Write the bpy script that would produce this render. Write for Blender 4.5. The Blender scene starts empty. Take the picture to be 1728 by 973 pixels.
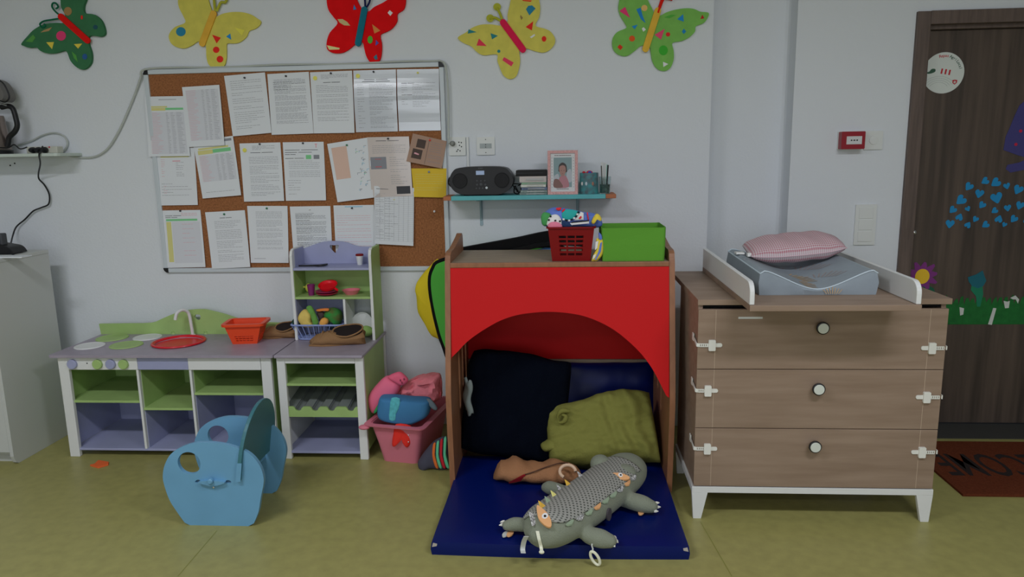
import bpy, bmesh, math, random
from mathutils import Vector, Matrix, noise
from mathutils.geometry import tessellate_polygon
random.seed(7)
PI = math.pi
SC = bpy.context.scene
COL = SC.collection

# ------------------------------------------------------------------ camera
FPX, PITCH, YAW, ROLL, CH, CD = 1236.72, .182948778, -.0692662552, -.0181346803, 1.5, 3.90092
_cy, _sy, _cp, _sp = math.cos(YAW), math.sin(YAW), math.cos(PITCH), math.sin(PITCH)
FW = Vector((_sy*_cp, _cy*_cp, -_sp)); R0 = Vector((_cy, -_sy, 0)); U0 = R0.cross(FW)
RT = R0*math.cos(ROLL)+U0*math.sin(ROLL); UP = -R0*math.sin(ROLL)+U0*math.cos(ROLL)
CAM = Vector((0, -CD, CH))
cd = bpy.data.cameras.new('camera'); cam = bpy.data.objects.new('camera', cd); COL.objects.link(cam)
cam.matrix_world = Matrix(((RT.x, UP.x, -FW.x, CAM.x), (RT.y, UP.y, -FW.y, CAM.y), (RT.z, UP.z, -FW.z, CAM.z), (0, 0, 0, 1)))
cd.sensor_fit = 'HORIZONTAL'; cd.sensor_width = 36; cd.lens = 36*FPX/1728; cd.clip_start = .05
SC.camera = cam

# ------------------------------------------------------------------ world, light, exposure
w = bpy.data.worlds.new('world'); SC.world = w; w.use_nodes = True
w.node_tree.nodes['Background'].inputs[0].default_value = (.55, .65, .8, 1)
w.node_tree.nodes['Background'].inputs[1].default_value = .3
SC.view_settings.view_transform = 'Standard'; SC.view_settings.look = 'None'
SC.view_settings.exposure = 0; SC.view_settings.gamma = 1; SC.view_settings.use_curve_mapping = False
LAMPS = [(-1.9, -3.0), (1.3, -3.0), (-1.9, -5.4), (1.3, -5.4)]
LAMP_W = [37, 33, 18, 16]
FILL_WINDOW_W = 22
CEIL = 2.95

# ------------------------------------------------------------------ helpers
def P(x, y, X=None, Y=None, Z=None):
    "world point seen at photo pixel (x, y) on the given axis plane"
    d = FW+RT*((x-864)/FPX)-UP*((y-486.5)/FPX)
    if Y is not None: t = (Y-CAM.y)/d.y
    elif Z is not None: t = (Z-CAM.z)/d.z
    else: t = (X-CAM.x)/d.x
    return CAM+d*t

def lin(c):
    c /= 255.0
    return c/12.92 if c <= .04045 else ((c+.055)/1.055)**2.4
K = 3.3
MATS = {}
def mat(name, rgb, rough=.6, k=None, spec=.4, noise_=0, nscale=8, stretch=(1, 1, 1), bump=0, bscale=60, coat=0, emit=0, trans=0, dark=None, metal=0, sheen=0):
    if name in MATS: return MATS[name]
    m = bpy.data.materials.new(name); m.use_nodes = True; MATS[name] = m
    nt = m.node_tree; b = nt.nodes['Principled BSDF']; L = nt.links
    kk = K if k is None else k
    c = [min(.88, lin(v)*kk) for v in rgb]
    b.inputs['Base Color'].default_value = (*c, 1); b.inputs['Roughness'].default_value = rough
    b.inputs['Specular IOR Level'].default_value = spec; b.inputs['Coat Weight'].default_value = coat
    b.inputs['Metallic'].default_value = metal; b.inputs['Transmission Weight'].default_value = trans
    b.inputs['Sheen Weight'].default_value = sheen
    tc = nt.nodes.new('ShaderNodeTexCoord')
    if emit:
        b.inputs['Emission Color'].default_value = (*c, 1); b.inputs['Emission Strength'].default_value = emit
    if noise_:
        mp = nt.nodes.new('ShaderNodeMapping'); mp.inputs['Scale'].default_value = stretch
        n = nt.nodes.new('ShaderNodeTexNoise'); n.inputs['Scale'].default_value = nscale; n.inputs['Detail'].default_value = 6
        mx = nt.nodes.new('ShaderNodeMix'); mx.data_type = 'RGBA'
        dk = [v*(1-noise_) for v in c] if dark is None else [min(.88, lin(v)*kk) for v in dark]
        lt = [min(.9, v*(1+noise_*.6)) for v in c] if dark is None else c
        mx.inputs[6].default_value = (*dk, 1); mx.inputs[7].default_value = (*lt, 1)
        mr = nt.nodes.new('ShaderNodeMapRange'); mr.inputs[1].default_value = .3; mr.inputs[2].default_value = .7
        L.new(tc.outputs['Object'], mp.inputs[0]); L.new(mp.outputs[0], n.inputs['Vector']); L.new(n.outputs[0], mr.inputs[0])
        L.new(mr.outputs[0], mx.inputs[0]); L.new(mx.outputs[2], b.inputs['Base Color'])
    if bump:
        n2 = nt.nodes.new('ShaderNodeTexNoise'); n2.inputs['Scale'].default_value = bscale; n2.inputs['Detail'].default_value = 4
        bp = nt.nodes.new('ShaderNodeBump'); bp.inputs['Strength'].default_value = bump; bp.inputs['Distance'].default_value = .01
        L.new(tc.outputs['Object'], n2.inputs['Vector']); L.new(n2.outputs[0], bp.inputs['Height']); L.new(bp.outputs[0], b.inputs['Normal'])
    return m

ORG = {}
def tag(o, label=None, cat=None, group=None, kind=None):
    if label: o['label'] = label
    if cat: o['category'] = cat
    if group: o['group'] = group
    if kind: o['kind'] = kind
    return o
def thing(name, label, cat, loc, group=None):
    o = bpy.data.objects.new(name, None); COL.objects.link(o); o.location = loc; o.empty_display_size = .05
    ORG[o.name] = Vector(loc)
    return tag(o, label, cat, group)

class MB:
    def __init__(s): s.v = []; s.f = []; s.mi = []; s.cur = 0
    def add(s, vs, fs):
        n = len(s.v); s.v += [Vector(v) for v in vs]
        for f in fs: s.f.append([n+i for i in f]); s.mi.append(s.cur)
        return s
    def m(s, i): s.cur = i; return s
    def box(s, a, b, fn=None):
        x0, x1 = sorted((a[0], b[0])); y0, y1 = sorted((a[1], b[1])); z0, z1 = sorted((a[2], b[2]))
        vs = [(x, y, z) for z in (z0, z1) for y in (y0, y1) for x in (x0, x1)]
        if fn: vs = [fn(Vector(v)) for v in vs]
        return s.add(vs, [(0, 2, 3, 1), (4, 5, 7, 6), (0, 1, 5, 4), (2, 6, 7, 3), (0, 4, 6, 2), (1, 3, 7, 5)])
    def rings(s, rings, close=True, cap0=True, cap1=True):
        n = len(rings[0]); vs = [p for r in rings for p in r]; fs = []
        for i in range(len(rings)-1):
            for j in range(n if close else n-1):
                k = (j+1) % n
                fs.append((i*n+j, i*n+k, (i+1)*n+k, (i+1)*n+j))
        if cap0 and close: fs.append(tuple(range(n-1, -1, -1)))
        if cap1 and close: fs.append(tuple((len(rings)-1)*n+j for j in range(n)))
        return s.add(vs, fs)
    def tube(s, pts, r, n=8, cap=True):
        pts = [Vector(p) for p in pts]; rs = r if isinstance(r, (list, tuple)) else [r]*len(pts)
        out = []; prev = None
        for i, p in enumerate(pts):
            t = (pts[min(i+1, len(pts)-1)]-pts[max(i-1, 0)]).normalized()
            if prev is None:
                a = Vector((0, 0, 1)) if abs(t.z) < .9 else Vector((1, 0, 0)); u = t.cross(a).normalized()
            else: u = (prev-t*prev.dot(t)).normalized()
            prev = u; v = t.cross(u)
            out.append([p+(u*math.cos(2*PI*j/n)+v*math.sin(2*PI*j/n))*rs[i] for j in range(n)])
        return s.rings(out, cap0=cap, cap1=cap)
    def lathe(s, prof, c=(0, 0, 0), axis='Z', n=32, sx=1, sy=1):
        c = Vector(c); out = []
        for r, h in prof:
            ring = []
            for j in range(n):
                a = 2*PI*j/n; p, q = r*math.cos(a)*sx, r*math.sin(a)*sy
                ring.append(c+(Vector((p, q, h)) if axis == 'Z' else Vector((p, h, q)) if axis == 'Y' else Vector((h, p, q))))
            out.append(ring)
        return s.rings(out)
    def prism(s, loops, fn, w0, w1):
        "loops: outer then holes, 2-D; fn maps (u,v,w) to the world"
        flat = [p for l in loops for p in l]
        tris = tessellate_polygon([[Vector((p[0], p[1], 0)) for p in l] for l in loops])
        n = len(flat)
        vs = [fn(p[0], p[1], w0) for p in flat]+[fn(p[0], p[1], w1) for p in flat]
        fs = [tuple(t) for t in tris]+[tuple(n+i for i in reversed(t)) for t in tris]
        o = 0
        for l in loops:
            m = len(l)
            for j in range(m):
                k = (j+1) % m; fs.append((o+j, o+k, n+o+k, n+o+j))
            o += m
        return s.add(vs, fs)
    def grid(s, fn, nu, nv):
        vs = [fn(i/nu, j/nv) for j in range(nv+1) for i in range(nu+1)]
        fs = [(j*(nu+1)+i, j*(nu+1)+i+1, (j+1)*(nu+1)+i+1, (j+1)*(nu+1)+i) for j in range(nv) for i in range(nu)]
        return s.add(vs, fs)
    def ell(s, c, r, fn=None, n=20, m=12):
        c = Vector(c); out = []
        for i in range(1, m):
            a = PI*i/m
            out.append([c+Vector((r[0]*math.sin(a)*math.cos(2*PI*j/n), r[1]*math.sin(a)*math.sin(2*PI*j/n), -r[2]*math.cos(a))) for j in range(n)])
        if fn: out = [[fn(p) for p in rg] for rg in out]
        return s.rings(out)
    def xf(s, fn, start=0):
        for i in range(start, len(s.v)): s.v[i] = fn(s.v[i])
        return s
    def build(s, name, mats, parent=None, bevel=0, smooth=False, sub=0, remesh=0, kind=None, weld=False, solid=0):
        if parent is not None: org = ORG[parent.name]
        else:
            lo = Vector([min(v[i] for v in s.v) for i in range(3)]); hi = Vector([max(v[i] for v in s.v) for i in range(3)])
            org = Vector(((lo.x+hi.x)/2, (lo.y+hi.y)/2, lo.z))
        me = bpy.data.meshes.new(name); me.from_pydata([v-org for v in s.v], [], s.f)
        if not isinstance(mats, (list, tuple)): mats = [mats]
        for m in mats: me.materials.append(m)
        me.polygons.foreach_set('material_index', s.mi)
        bm = bmesh.new(); bm.from_mesh(me)
        if weld: bmesh.ops.remove_doubles(bm, verts=bm.verts, dist=1e-5)
        bmesh.ops.recalc_face_normals(bm, faces=bm.faces); bm.to_mesh(me); bm.free()
        if smooth:
            me.polygons.foreach_set('use_smooth', [True]*len(me.polygons))
        me.update()
        o = bpy.data.objects.new(name, me); COL.objects.link(o)
        if parent is not None:
            o.parent = parent; ORG[o.name] = org
        else: o.location = org; ORG[o.name] = org
        if solid:
            md = o.modifiers.new('solid', 'SOLIDIFY'); md.thickness = solid; md.offset = 0
        if remesh:
            md = o.modifiers.new('remesh', 'REMESH'); md.mode = 'VOXEL'; md.voxel_size = remesh; md.use_smooth_shade = True
            md = o.modifiers.new('smooth', 'SMOOTH'); md.iterations = 6; md.factor = .6
        if bevel:
            md = o.modifiers.new('bevel', 'BEVEL'); md.width = bevel; md.segments = 2; md.limit_method = 'ANGLE'; md.angle_limit = .7
        if sub:
            md = o.modifiers.new('sub', 'SUBSURF'); md.levels = sub; md.render_levels = sub
        if smooth == 'auto' or (smooth and not sub and not remesh):
            try:
                me.set_sharp_from_angle(angle=.7)
            except Exception: pass
        if kind: o['kind'] = kind
        return o

def XZ(y):  # prism mapping: outline in world x,z; w along -y
    return lambda u, v, w: Vector((u, y-w, v))
def YZ(x):
    return lambda u, v, w: Vector((x+w, u, v))
def XY(z):
    return lambda u, v, w: Vector((u, v, z+w))
def circ(cx, cy, r, n=28, ry=None):
    return [(cx+r*math.cos(2*PI*i/n), cy+(ry or r)*math.sin(2*PI*i/n)) for i in range(n)]
def smooth_loop(pts, k=5):
    out = []; n = len(pts)
    for i in range(n):
        a, b, c, d = [pts[(i+j-1) % n] for j in range(4)]
        for t in range(k):
            t /= k
            out.append(tuple(.5*((2*b[q])+(-a[q]+c[q])*t+(2*a[q]-5*b[q]+4*c[q]-d[q])*t*t+(-a[q]+3*b[q]-3*c[q]+d[q])*t**3) for q in (0, 1)))
    return out
def spline(pts, k=6):
    pts = [Vector(p) for p in pts]; out = []; n = len(pts)
    for i in range(n-1):
        a, b, c, d = pts[max(i-1, 0)], pts[i], pts[i+1], pts[min(i+2, n-1)]
        for t in range(k):
            t /= k
            out.append(.5*((2*b)+(-a+c)*t+(2*a-5*b+4*c-d)*t*t+(-a+3*b-3*c+d)*t**3))
    return out+[pts[-1]]
def rrect(x0, y0, x1, y1, r, n=5):
    out = []
    for cx, cy, a0 in ((x1-r, y1-r, 0), (x0+r, y1-r, 90), (x0+r, y0+r, 180), (x1-r, y0+r, 270)):
        for i in range(n+1):
            a = math.radians(a0+90*i/n); out.append((cx+r*math.cos(a), cy+r*math.sin(a)))
    return out
def text_mb(mb, s, size, fn, depth=.0006, bold=0, align='CENTER'):
    cu = bpy.data.curves.new('txt', 'FONT'); cu.body = s; cu.size = size; cu.align_x = align; cu.align_y = 'CENTER'; cu.offset = bold
    cu.resolution_u = 3
    ob = bpy.data.objects.new('txt', cu); COL.objects.link(ob)
    dg = bpy.context.evaluated_depsgraph_get(); me = bpy.data.meshes.new_from_object(ob.evaluated_get(dg))
    mb.add([fn(v.co.x, v.co.y, depth) for v in me.vertices], [tuple(p.vertices) for p in me.polygons])
    bpy.data.objects.remove(ob); bpy.data.curves.remove(cu); bpy.data.meshes.remove(me)
def hull(loops_px, Y):
    return [[(p.x, p.z) for p in [P(a, b, Y=Y) for a, b in l]] for l in loops_px]
def zf(s, ox, oy):
    return lambda a, b: (ox+a/s, oy+b/s)
def fbm(p, s, o=0): return noise.noise(Vector(p)*s+Vector((o, o*1.7, -o)))

# ------------------------------------------------------------------ palette
WALL = mat('wall_paint', (148, 151, 154), .85, k=2.6, spec=.2, bump=.12, bscale=90)
FLOOR = mat('linoleum', (118, 114, 68), .38, spec=.35, k=2.0, noise_=.1, nscale=22, bump=.03, bscale=25)
WHITE = mat('white_paint', (150, 151, 150), .5, k=2.6)
WHITE2 = mat('white_laminate', (132, 134, 132), .45, k=2.6)
GREEN = mat('green_paint', (116, 138, 84), .5, k=2.25, noise_=.08)
LILAC = mat('lilac_paint', (110, 113, 137), .5, k=2.45, noise_=.06)
LILTOP = mat('lilac_worktop', (124, 117, 128), .4, k=1.9, noise_=.1, nscale=14)
OAK = mat('grey_oak', (119, 102, 88), .55, k=1.95, noise_=.3, nscale=4, stretch=(.8, 5, 8), dark=(106, 89, 75))
OAKD = mat('grey_oak_line', (140, 125, 110), .55, k=2.3)
BIRCH = mat('birch_top', (122, 108, 92), .5, k=1.9, noise_=.15, nscale=10, stretch=(1, 6, 6))
BEECH = mat('varnished_edge', (118, 80, 56), .45, k=1.9, noise_=.15, nscale=12, stretch=(4, 4, 1))
RED = mat('red_laminate', (164, 12, 14), .5, k=1.8, spec=.2)
BLUEV = mat('blue_vinyl', (0, 14, 70), .42, k=1.8, spec=.25, bump=.05, bscale=12)
NAVY = mat('navy_cloth', (6, 10, 20), .9, k=1.3, spec=.05, bump=.3, bscale=160)
BLACK = mat('black_plastic', (22, 22, 24), .45, k=1.6)
BLACKM = mat('black_matte', (14, 14, 15), .8, k=1.4, spec=.2)
DARKG = mat('dark_grey', (50, 52, 55), .5, k=2)
SKY = mat('sky_blue_paint', (82, 124, 152), .42, k=1.95, noise_=.06, nscale=6)
SKYE = mat('chipped_edge', (120, 85, 75), .6, k=2.2)
DOOR = mat('door_veneer', (72, 61, 53), .5, k=1.9, noise_=.4, nscale=5, stretch=(5, 5, .25), dark=(47, 40, 35))
FRAMEW = mat('door_frame_veneer', (82, 70, 64), .5, k=2.0, noise_=.3, nscale=9, stretch=(6, 6, .5), dark=(66, 56, 51))
ALU = mat('aluminium', (140, 146, 150), .4, k=2.4, spec=.5)
CORK = mat('cork', (132, 87, 56), .9, k=1.6, spec=.1, noise_=.35, nscale=120, bump=.3, bscale=200)
PAPER = mat('paper', (160, 163, 170), .7, k=2.3, spec=.2)
PAPERG = mat('laminated_paper', (152, 156, 162), .12, k=2.3, spec=.6, coat=.6)
INK = mat('grey_ink', (108, 110, 116), .8, k=1.9)
INKD = mat('dark_ink', (55, 56, 60), .8, k=1.8)
INKR = mat('pink_ink', (165, 120, 128), .8, k=2.2)
INKY = mat('yellow_ink', (158, 154, 100), .8, k=2.2)
INKG = mat('green_ink', (92, 150, 105), .8, k=2.2)
INKB = mat('teal_ink', (90, 140, 160), .8, k=2.2)
INKT = mat('table_tint', (152, 154, 159), .8, k=2.3)
PINMATS = {'black': mat('pin_black', (20, 20, 25), .3), 'yellow': mat('pin_yellow', (200, 165, 70), .4, k=2.2), 'green': mat('pin_green', (30, 90, 60), .3, k=2), 'red': mat('pin_red', (170, 40, 30), .3, k=2), 'white': mat('pin_white', (160, 160, 160), .3, k=2.4), 'blue': mat('pin_blue', (80, 100, 130), .3, k=2)}
CHROME = mat('brushed_steel', (150, 150, 150), .25, k=2.4, metal=.9)

# ------------------------------------------------------------------ room
def struct(mb, name, m, **kw):
    o = mb.build(name, m, **kw); o['kind'] = 'structure'; return o
XL, XR, YF = -4.3, 3.5, -7.5
WALLF = mat('far_wall_paint', (120, 124, 126), .85, k=1.9, spec=.2)
struct(MB().box((XL-.1, YF-.1, -.1), (XR+.1, .3, 0)), 'floor', FLOOR)
struct(MB().box((XL-.1, YF-.1, CEIL), (XR+.1, .3, CEIL+.1)), 'ceiling', mat('ceiling_paint', (140, 142, 144), .9, k=2.0))
struct(MB().box((XL-.1, YF-.1, 0), (XL, .3, CEIL)), 'wall_left', WALLF)
struct(MB().box((XR, YF-.1, 0), (XR+.1, .3, CEIL)), 'wall_right', WALLF)
struct(MB().box((XL, YF-.1, 0), (XR, YF, CEIL)), 'wall_front', WALLF)
NX0, NX1, ND = .762, 1.172, .13
DX0, DX1, DZ = 1.744, 2.80, 2.143
wb = MB()
foot = [(XL, 0), (NX0, 0), (NX0, ND), (NX1-.02, ND), (NX1-.006, ND-.006), (NX1, ND-.02), (NX1, 0), (DX0, 0), (DX0, .3), (XL, .3)]
wb.prism([foot], XY(0), 0, CEIL)
wb.box((DX0, 0, DZ), (DX1, .3, CEIL)); wb.box((DX1, 0, 0), (XR, .3, CEIL))
struct(wb, 'wall_back', WALL)
# seams in the linoleum, as thin dark welds
sm = MB()
for a, b in (((366, 895), (300, 972)), ((1182, 880), (1235, 972))):
    p, q = P(*a, Z=.0), P(*b, Z=.0); d = (q-p).normalized(); n = Vector((-d.y, d.x, 0))*.0018
    sm.add([p-n+Vector((0, 0, .0006)), p+n+Vector((0, 0, .0006)), q+n+Vector((0, 0, .0006)), q-n+Vector((0, 0, .0006))], [(0, 1, 2, 3)])
struct(sm, 'trim_1', mat('weld_line', (92, 92, 44), .5, k=2.4))
# door with its casing
fr = MB(); cw = .062
fr.box((DX0-.003, -.018, 0), (DX0+cw, .02, DZ)); fr.box((DX0+cw, -.018, DZ-cw), (DX1-cw, .02, DZ+.002)); fr.box((DX1-cw, -.018, 0), (DX1+.003, .02, DZ))
fr.box((DX0+cw-.004, .02, 0), (DX0+cw+.02, .29, DZ-cw)); fr.box((DX1-cw-.02, .02, 0), (DX1-cw+.004, .29, DZ-cw)); fr.box((DX0+cw, .02, DZ-cw-.02), (DX1-cw, .29, DZ-cw+.004))
struct(fr, 'trim_2', FRAMEW, bevel=.003)
LY = .045
lf = struct(MB().box((DX0+cw+.022, LY, .012), (DX1-cw-.022, LY+.04, DZ-cw-.022)), 'door_1', DOOR, bevel=.002)
kp = P(1541, 392, Y=LY-.01)
MB().lathe([(.004, .03), (.004, .0), (.011, -.006), (.012, -.014), (.006, -.02), (.001, -.021)], (kp.x+.004, LY, kp.z), 'Y', 20).build('door_knob', CHROME, lf, smooth=True)
struct(MB().box((DX0+.0, -.158, 0), (DX1+.1, .295, .004)), 'trim_3', mat('dark_door_strip', (44, 44, 42), .6, k=2.2, bump=.1))  # flat dark grey strip on the floor below the door

# unseen window behind the camera, added as frontal fill light
wx0, wx1, wz0, wz1 = -2.6, 2.0, .95, 2.45
wf = MB().prism([[(wx0-.06, wz0-.06), (wx1+.06, wz0-.06), (wx1+.06, wz1+.06), (wx0-.06, wz1+.06)]]+[[(wx0+(wx1-wx0)*i/3+.03, wz0), (wx0+(wx1-wx0)*(i+1)/3-.03, wz0), (wx0+(wx1-wx0)*(i+1)/3-.03, wz1), (wx0+(wx1-wx0)*i/3+.03, wz1)] for i in range(3)], XZ(YF+.06), 0, .05)
wo = struct(wf, 'fill_window_1', WHITE)
MB().box((wx0, YF+.003, wz0), (wx1, YF+.012, wz1)).build('fill_pane', mat('fill_pane_glow', (235, 242, 255), .2, k=.9, emit=1.2), wo)
ld = bpy.data.lights.new('window_fill', 'AREA'); ld.shape = 'RECTANGLE'; ld.size = wx1-wx0; ld.size_y = wz1-wz0; ld.energy = FILL_WINDOW_W; ld.color = (.95, .98, 1.08)
lo = bpy.data.objects.new('window_fill', ld); COL.objects.link(lo); lo.location = ((wx0+wx1)/2, YF+.08, (wz0+wz1)/2); lo.rotation_euler = (PI/2, 0, 0)
# ceiling lights (the room's own lamps)
for i, (lx, ly) in enumerate(LAMPS):
    t = thing('ceiling_light', 'long flat white ceiling lamp, %s %s' % ('left one' if lx < 0 else 'right one', 'nearer the notice board' if ly > -4 else 'far from the notice board'), 'lamp', (lx, ly, CEIL-.06), 'ceiling lamps')
    MB().box((lx-.62, ly-.17, CEIL-.06), (lx+.62, ly+.17, CEIL)).build('housing', WHITE, t, bevel=.004)
    MB().box((lx-.6, ly-.15, CEIL-.066), (lx+.6, ly+.15, CEIL-.0605)).build('diffuser', mat('lamp_diffuser', (255, 255, 255), .5, k=.9, emit=2), t)
    ld = bpy.data.lights.new('lamp_glow', 'AREA'); ld.shape = 'RECTANGLE'; ld.size = 1.2; ld.size_y = .3; ld.energy = LAMP_W[i]; ld.color = (.965, .985, 1.07)
    lo = bpy.data.objects.new('lamp_glow', ld); COL.objects.link(lo); lo.parent = t; lo.location = (0, 0, -.012)

# ------------------------------------------------------------------ white cabinet at the far left
def white_cabinet():
    x1 = -2.75; x0 = -3.35; y0 = -.612; y1 = -.17; h = 1.035
    t = thing('storage_cabinet', 'tall plain white cabinet cut off by the left edge beside the play kitchen', 'cabinet', ((x0+x1)/2, (y0+y1)/2, 0))
    MB().prism([[(y0, .0), (y0+.0, .0), (y0+.03, .0), (y1, 0), (y1, h-.02), (y0, h-.02), (y0, .045), (y0+.012, .012)][3:]+[(y0+.03, 0)]], YZ(x1-.018), 0, .018).build('side_panel', WHITE2, t, bevel=.001)
    MB().box((x0, y0+.02, 0), (x0+.018, y1, h-.02)).build('side_panel', WHITE2, t)
    MB().box((x0+.018, y1-.01, .05), (x1-.018, y1, h-.02)).build('back_panel', WHITE2, t)
    MB().box((x0+.018, y0+.02, .05), (x1-.018, y1-.01, .068)).build('bottom_panel', WHITE2, t)
    MB().box((x0-.004, y0-.004, h-.0198), (x1+.002, y1, h)).build('top_panel', WHITE2, t, bevel=.002)
    MB().box((x0+.018, y0+.05, 0), (x1-.018, y0+.066, .05)).build('plinth', WHITE2, t)
    d = MB().box((x0+.018, y0, .068), (x1-.0185, y0+.0195, h-.022)).build('door', WHITE2, t, bevel=.001)
    return h
CABH = white_cabinet()

# ------------------------------------------------------------------ play kitchen, sink unit
z2 = zf(3.2425, 80, 500)
def kitchen_sink_unit():
    yf = -.5; yb = -.06; x0, x1 = -2.545, -1.415; top = .547
    t = thing('play_kitchen_unit', 'low white, lilac and green wooden play kitchen with red sink and hotplates', 'play kitchen', ((x0+x1)/2, (yf+yb)/2, 0))
    def part(n, m, *bx, **kw):
        b = MB()
        for a, c in bx: b.box(a, c)
        return b.build(n, m, t, bevel=kw.pop('bevel', .003), **kw)
    # worktop with an opening for the sink
    sc = Vector((-2.018, -.275)); sr = .124
    wt = MB().prism([rrect(x0-.02, yf-.025, x1+.001, yb+.025, .012), circ(sc.x, sc.y, sr-.008)], XY(top-.013), 0, .013)
    part_w = wt.build('worktop', LILTOP, t, bevel=.003)
    # legs (tapering slightly outward), side, back
    lw = .052
    for lx in (x0+.01, x1-.02-lw):
        part('leg', WHITE, ((lx, yf, 0), (lx+lw, yf+.022, top-.0135)))
        part('leg', WHITE, ((lx, yb+.004, 0), (lx+lw, yb+.022, top-.0135)))
    part('side_panel', GREEN, ((x0+.012, yf+.0225, .0455), (x0+.024, yb-.0225, top-.0135)))
    part('side_panel', GREEN, ((x1-.034, yf+.0225, .0455), (x1-.022, yb-.0225, top-.0135)))
    xa, xb = x0+.062, x1-.073
    d1, d2 = -2.127, -1.853
    mid = [.3, .262, .343]
    z0 = .045
    part('header_panel', WHITE, ((xa+.0005, yf, .465), (d1+.006, yf+.018, top-.0135)))
    part('header_panel', LILAC, ((d1+.0065, yf+.002, .465), (d2-.0065, yf+.018, top-.0135)))
    part('header_panel', WHITE, ((d2-.006, yf, .465), (xb-.0005, yf+.018, top-.0135)))
    part('bottom_board', LILAC, ((x0+.0245, yf+.006, z0-.012), (x1-.0345, yb-.002, z0)))
    for x in (d1, d2):
        b = MB(); b.box((x-.006, yf+.004, z0+.0005), (x+.006, yb-.012, .4645)); b.build('divider', [WHITE], t, bevel=.001)
    edges = [x0+.0245, d1, d2, x1-.0345]
    for i in range(3):
        a, c = edges[i]+(.0065 if i else 0), edges[i+1]-(.0065 if i < 2 else 0)
        m = mid[i]
        part('shelf', GREEN, ((a, yf+.012, m-.012), (c, yb-.013, m)), bevel=.001)
        part('back_panel', GREEN, ((a, yb-.011, m), (c, yb-.003, .52)), bevel=0)
        part('back_panel', LILAC, ((a, yb-.011, z0), (c, yb-.003, m-.012)), bevel=0)
        # painted linings of the bays
        for xx, s in ((a, 1), (c, -1)):
            part('lining', GREEN, ((xx, yf+.023, m+.0005), (xx+s*.002, yb-.013, .52)), bevel=0)
            part('lining', LILAC, ((xx, yf+.023, z0+.0005), (xx+s*.002, yb-.013, m-.0125)), bevel=0)
    # knobs
    for (kx, km) in ((140, LILAC), (278, GREEN), (350, LILAC), (420, GREEN)):
        p = P(*z2(kx, 369), Y=yf)
        MB().lathe([(.001, 0), (.024, 0), (.025, -.004), (.025, -.012), (.022, -.015), (.001, -.015)], (p.x, yf, p.z), 'Y', 28).build('knob', km, t, smooth=True)
    p = P(*z2(217, 365), Y=yf)
    MB().lathe([(.0005, .002), (.0035, .001), (.0035, -.0006), (.0005, -.0006)], (p.x, yf, p.z), 'Y', 12).build('screw_hole', BLACK, t)
    # splash back
    out = [(x0-.02, top)]+[(a, b) for a, b in [(-2.57, .606), (-2.42, .608), (-2.271, .611), (-2.206, .634), (-2.13, .664), (-2.07, .679), (-2.013, .686), (-1.97, .687), (-1.941, .684), (-1.851, .661), (-1.79, .64), (-1.72, .622), (-1.64, .613), (-1.45, .608)]]+[(-1.42, top)]
    o2 = [out[0]]+[tuple(v[:2]) for v in spline([(a, b, 0) for a, b in out[1:-1]], 3)]+[out[-1]]
    MB().prism([o2, smooth_loop([(-2.017, .643), (-2.012, .656), (-1.998, .658), (-1.985, .655), (-1.984, .64), (-1.992, .628), (-2.008, .628)], 3)], XZ(-.085), -.006, .006).build('splashback', GREEN, t, bevel=.002)
    # sink bowl
    MB().lathe([(.114, -.004), (.128, 0), (.135, .005), (.133, .010), (.126, .012), (.118, .006), (.112, -.03), (.098, -.07), (.06, -.085), (.001, -.088), (.001, -.092), (.062, -.09), (.102, -.074), (.1145, -.03)], (sc.x, sc.y, top), 'Z', 48).build('sink_bowl', mat('red_enamel', (150, 18, 28), .3, k=2.4), t, smooth=True)
    # hotplates
    for (px, py, r, m) in ((232, 272, .072, WHITE), (355, 228, .08, GREEN), (432, 267, .08, GREEN), (548, 225, .072, WHITE)):
        c = P(*z2(px, py), Z=top)
        MB().lathe([(.001, -.001), (r, 0), (r+.002, .001), (r, .005), (r*.9, .006), (r*.88, .0045), (.001, .0045)], (c.x, c.y, top), 'Z', 40).build('hotplate', m, t, smooth=True)
    # tap
    b = P(*z2(797, 215), Z=top)
    fx, fy = b.x, b.y
    pts = spline([(fx, fy, top), (fx-.004, fy, top+.06), (fx-.008, fy-.002, top+.115), (fx-.014, fy-.012, top+.14), (fx-.028, fy-.035, top+.152), (fx-.045, fy-.06, top+.14), (fx-.052, fy-.072, top+.105)], 6)
    tp = MB().tube(pts, .0085, 12); tp.lathe([(.001, 0), (.014, 0), (.014, .008), (.009, .01), (.001, .01)], (fx, fy, top), 'Z', 16)
    tp.build('tap', WHITE, t, smooth=True)
    for (px, m) in ((690, GREEN), (868, GREEN)):
        c = P(*z2(px, 205), Z=top)
        MB().lathe([(.001, 0), (.012, 0), (.009, .012), (.012, .014), (.001, .018)], (c.x, c.y, top), 'Z', 12).build('tap_handle', m, t, smooth=True)
    return top
KT = kitchen_sink_unit()

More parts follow.
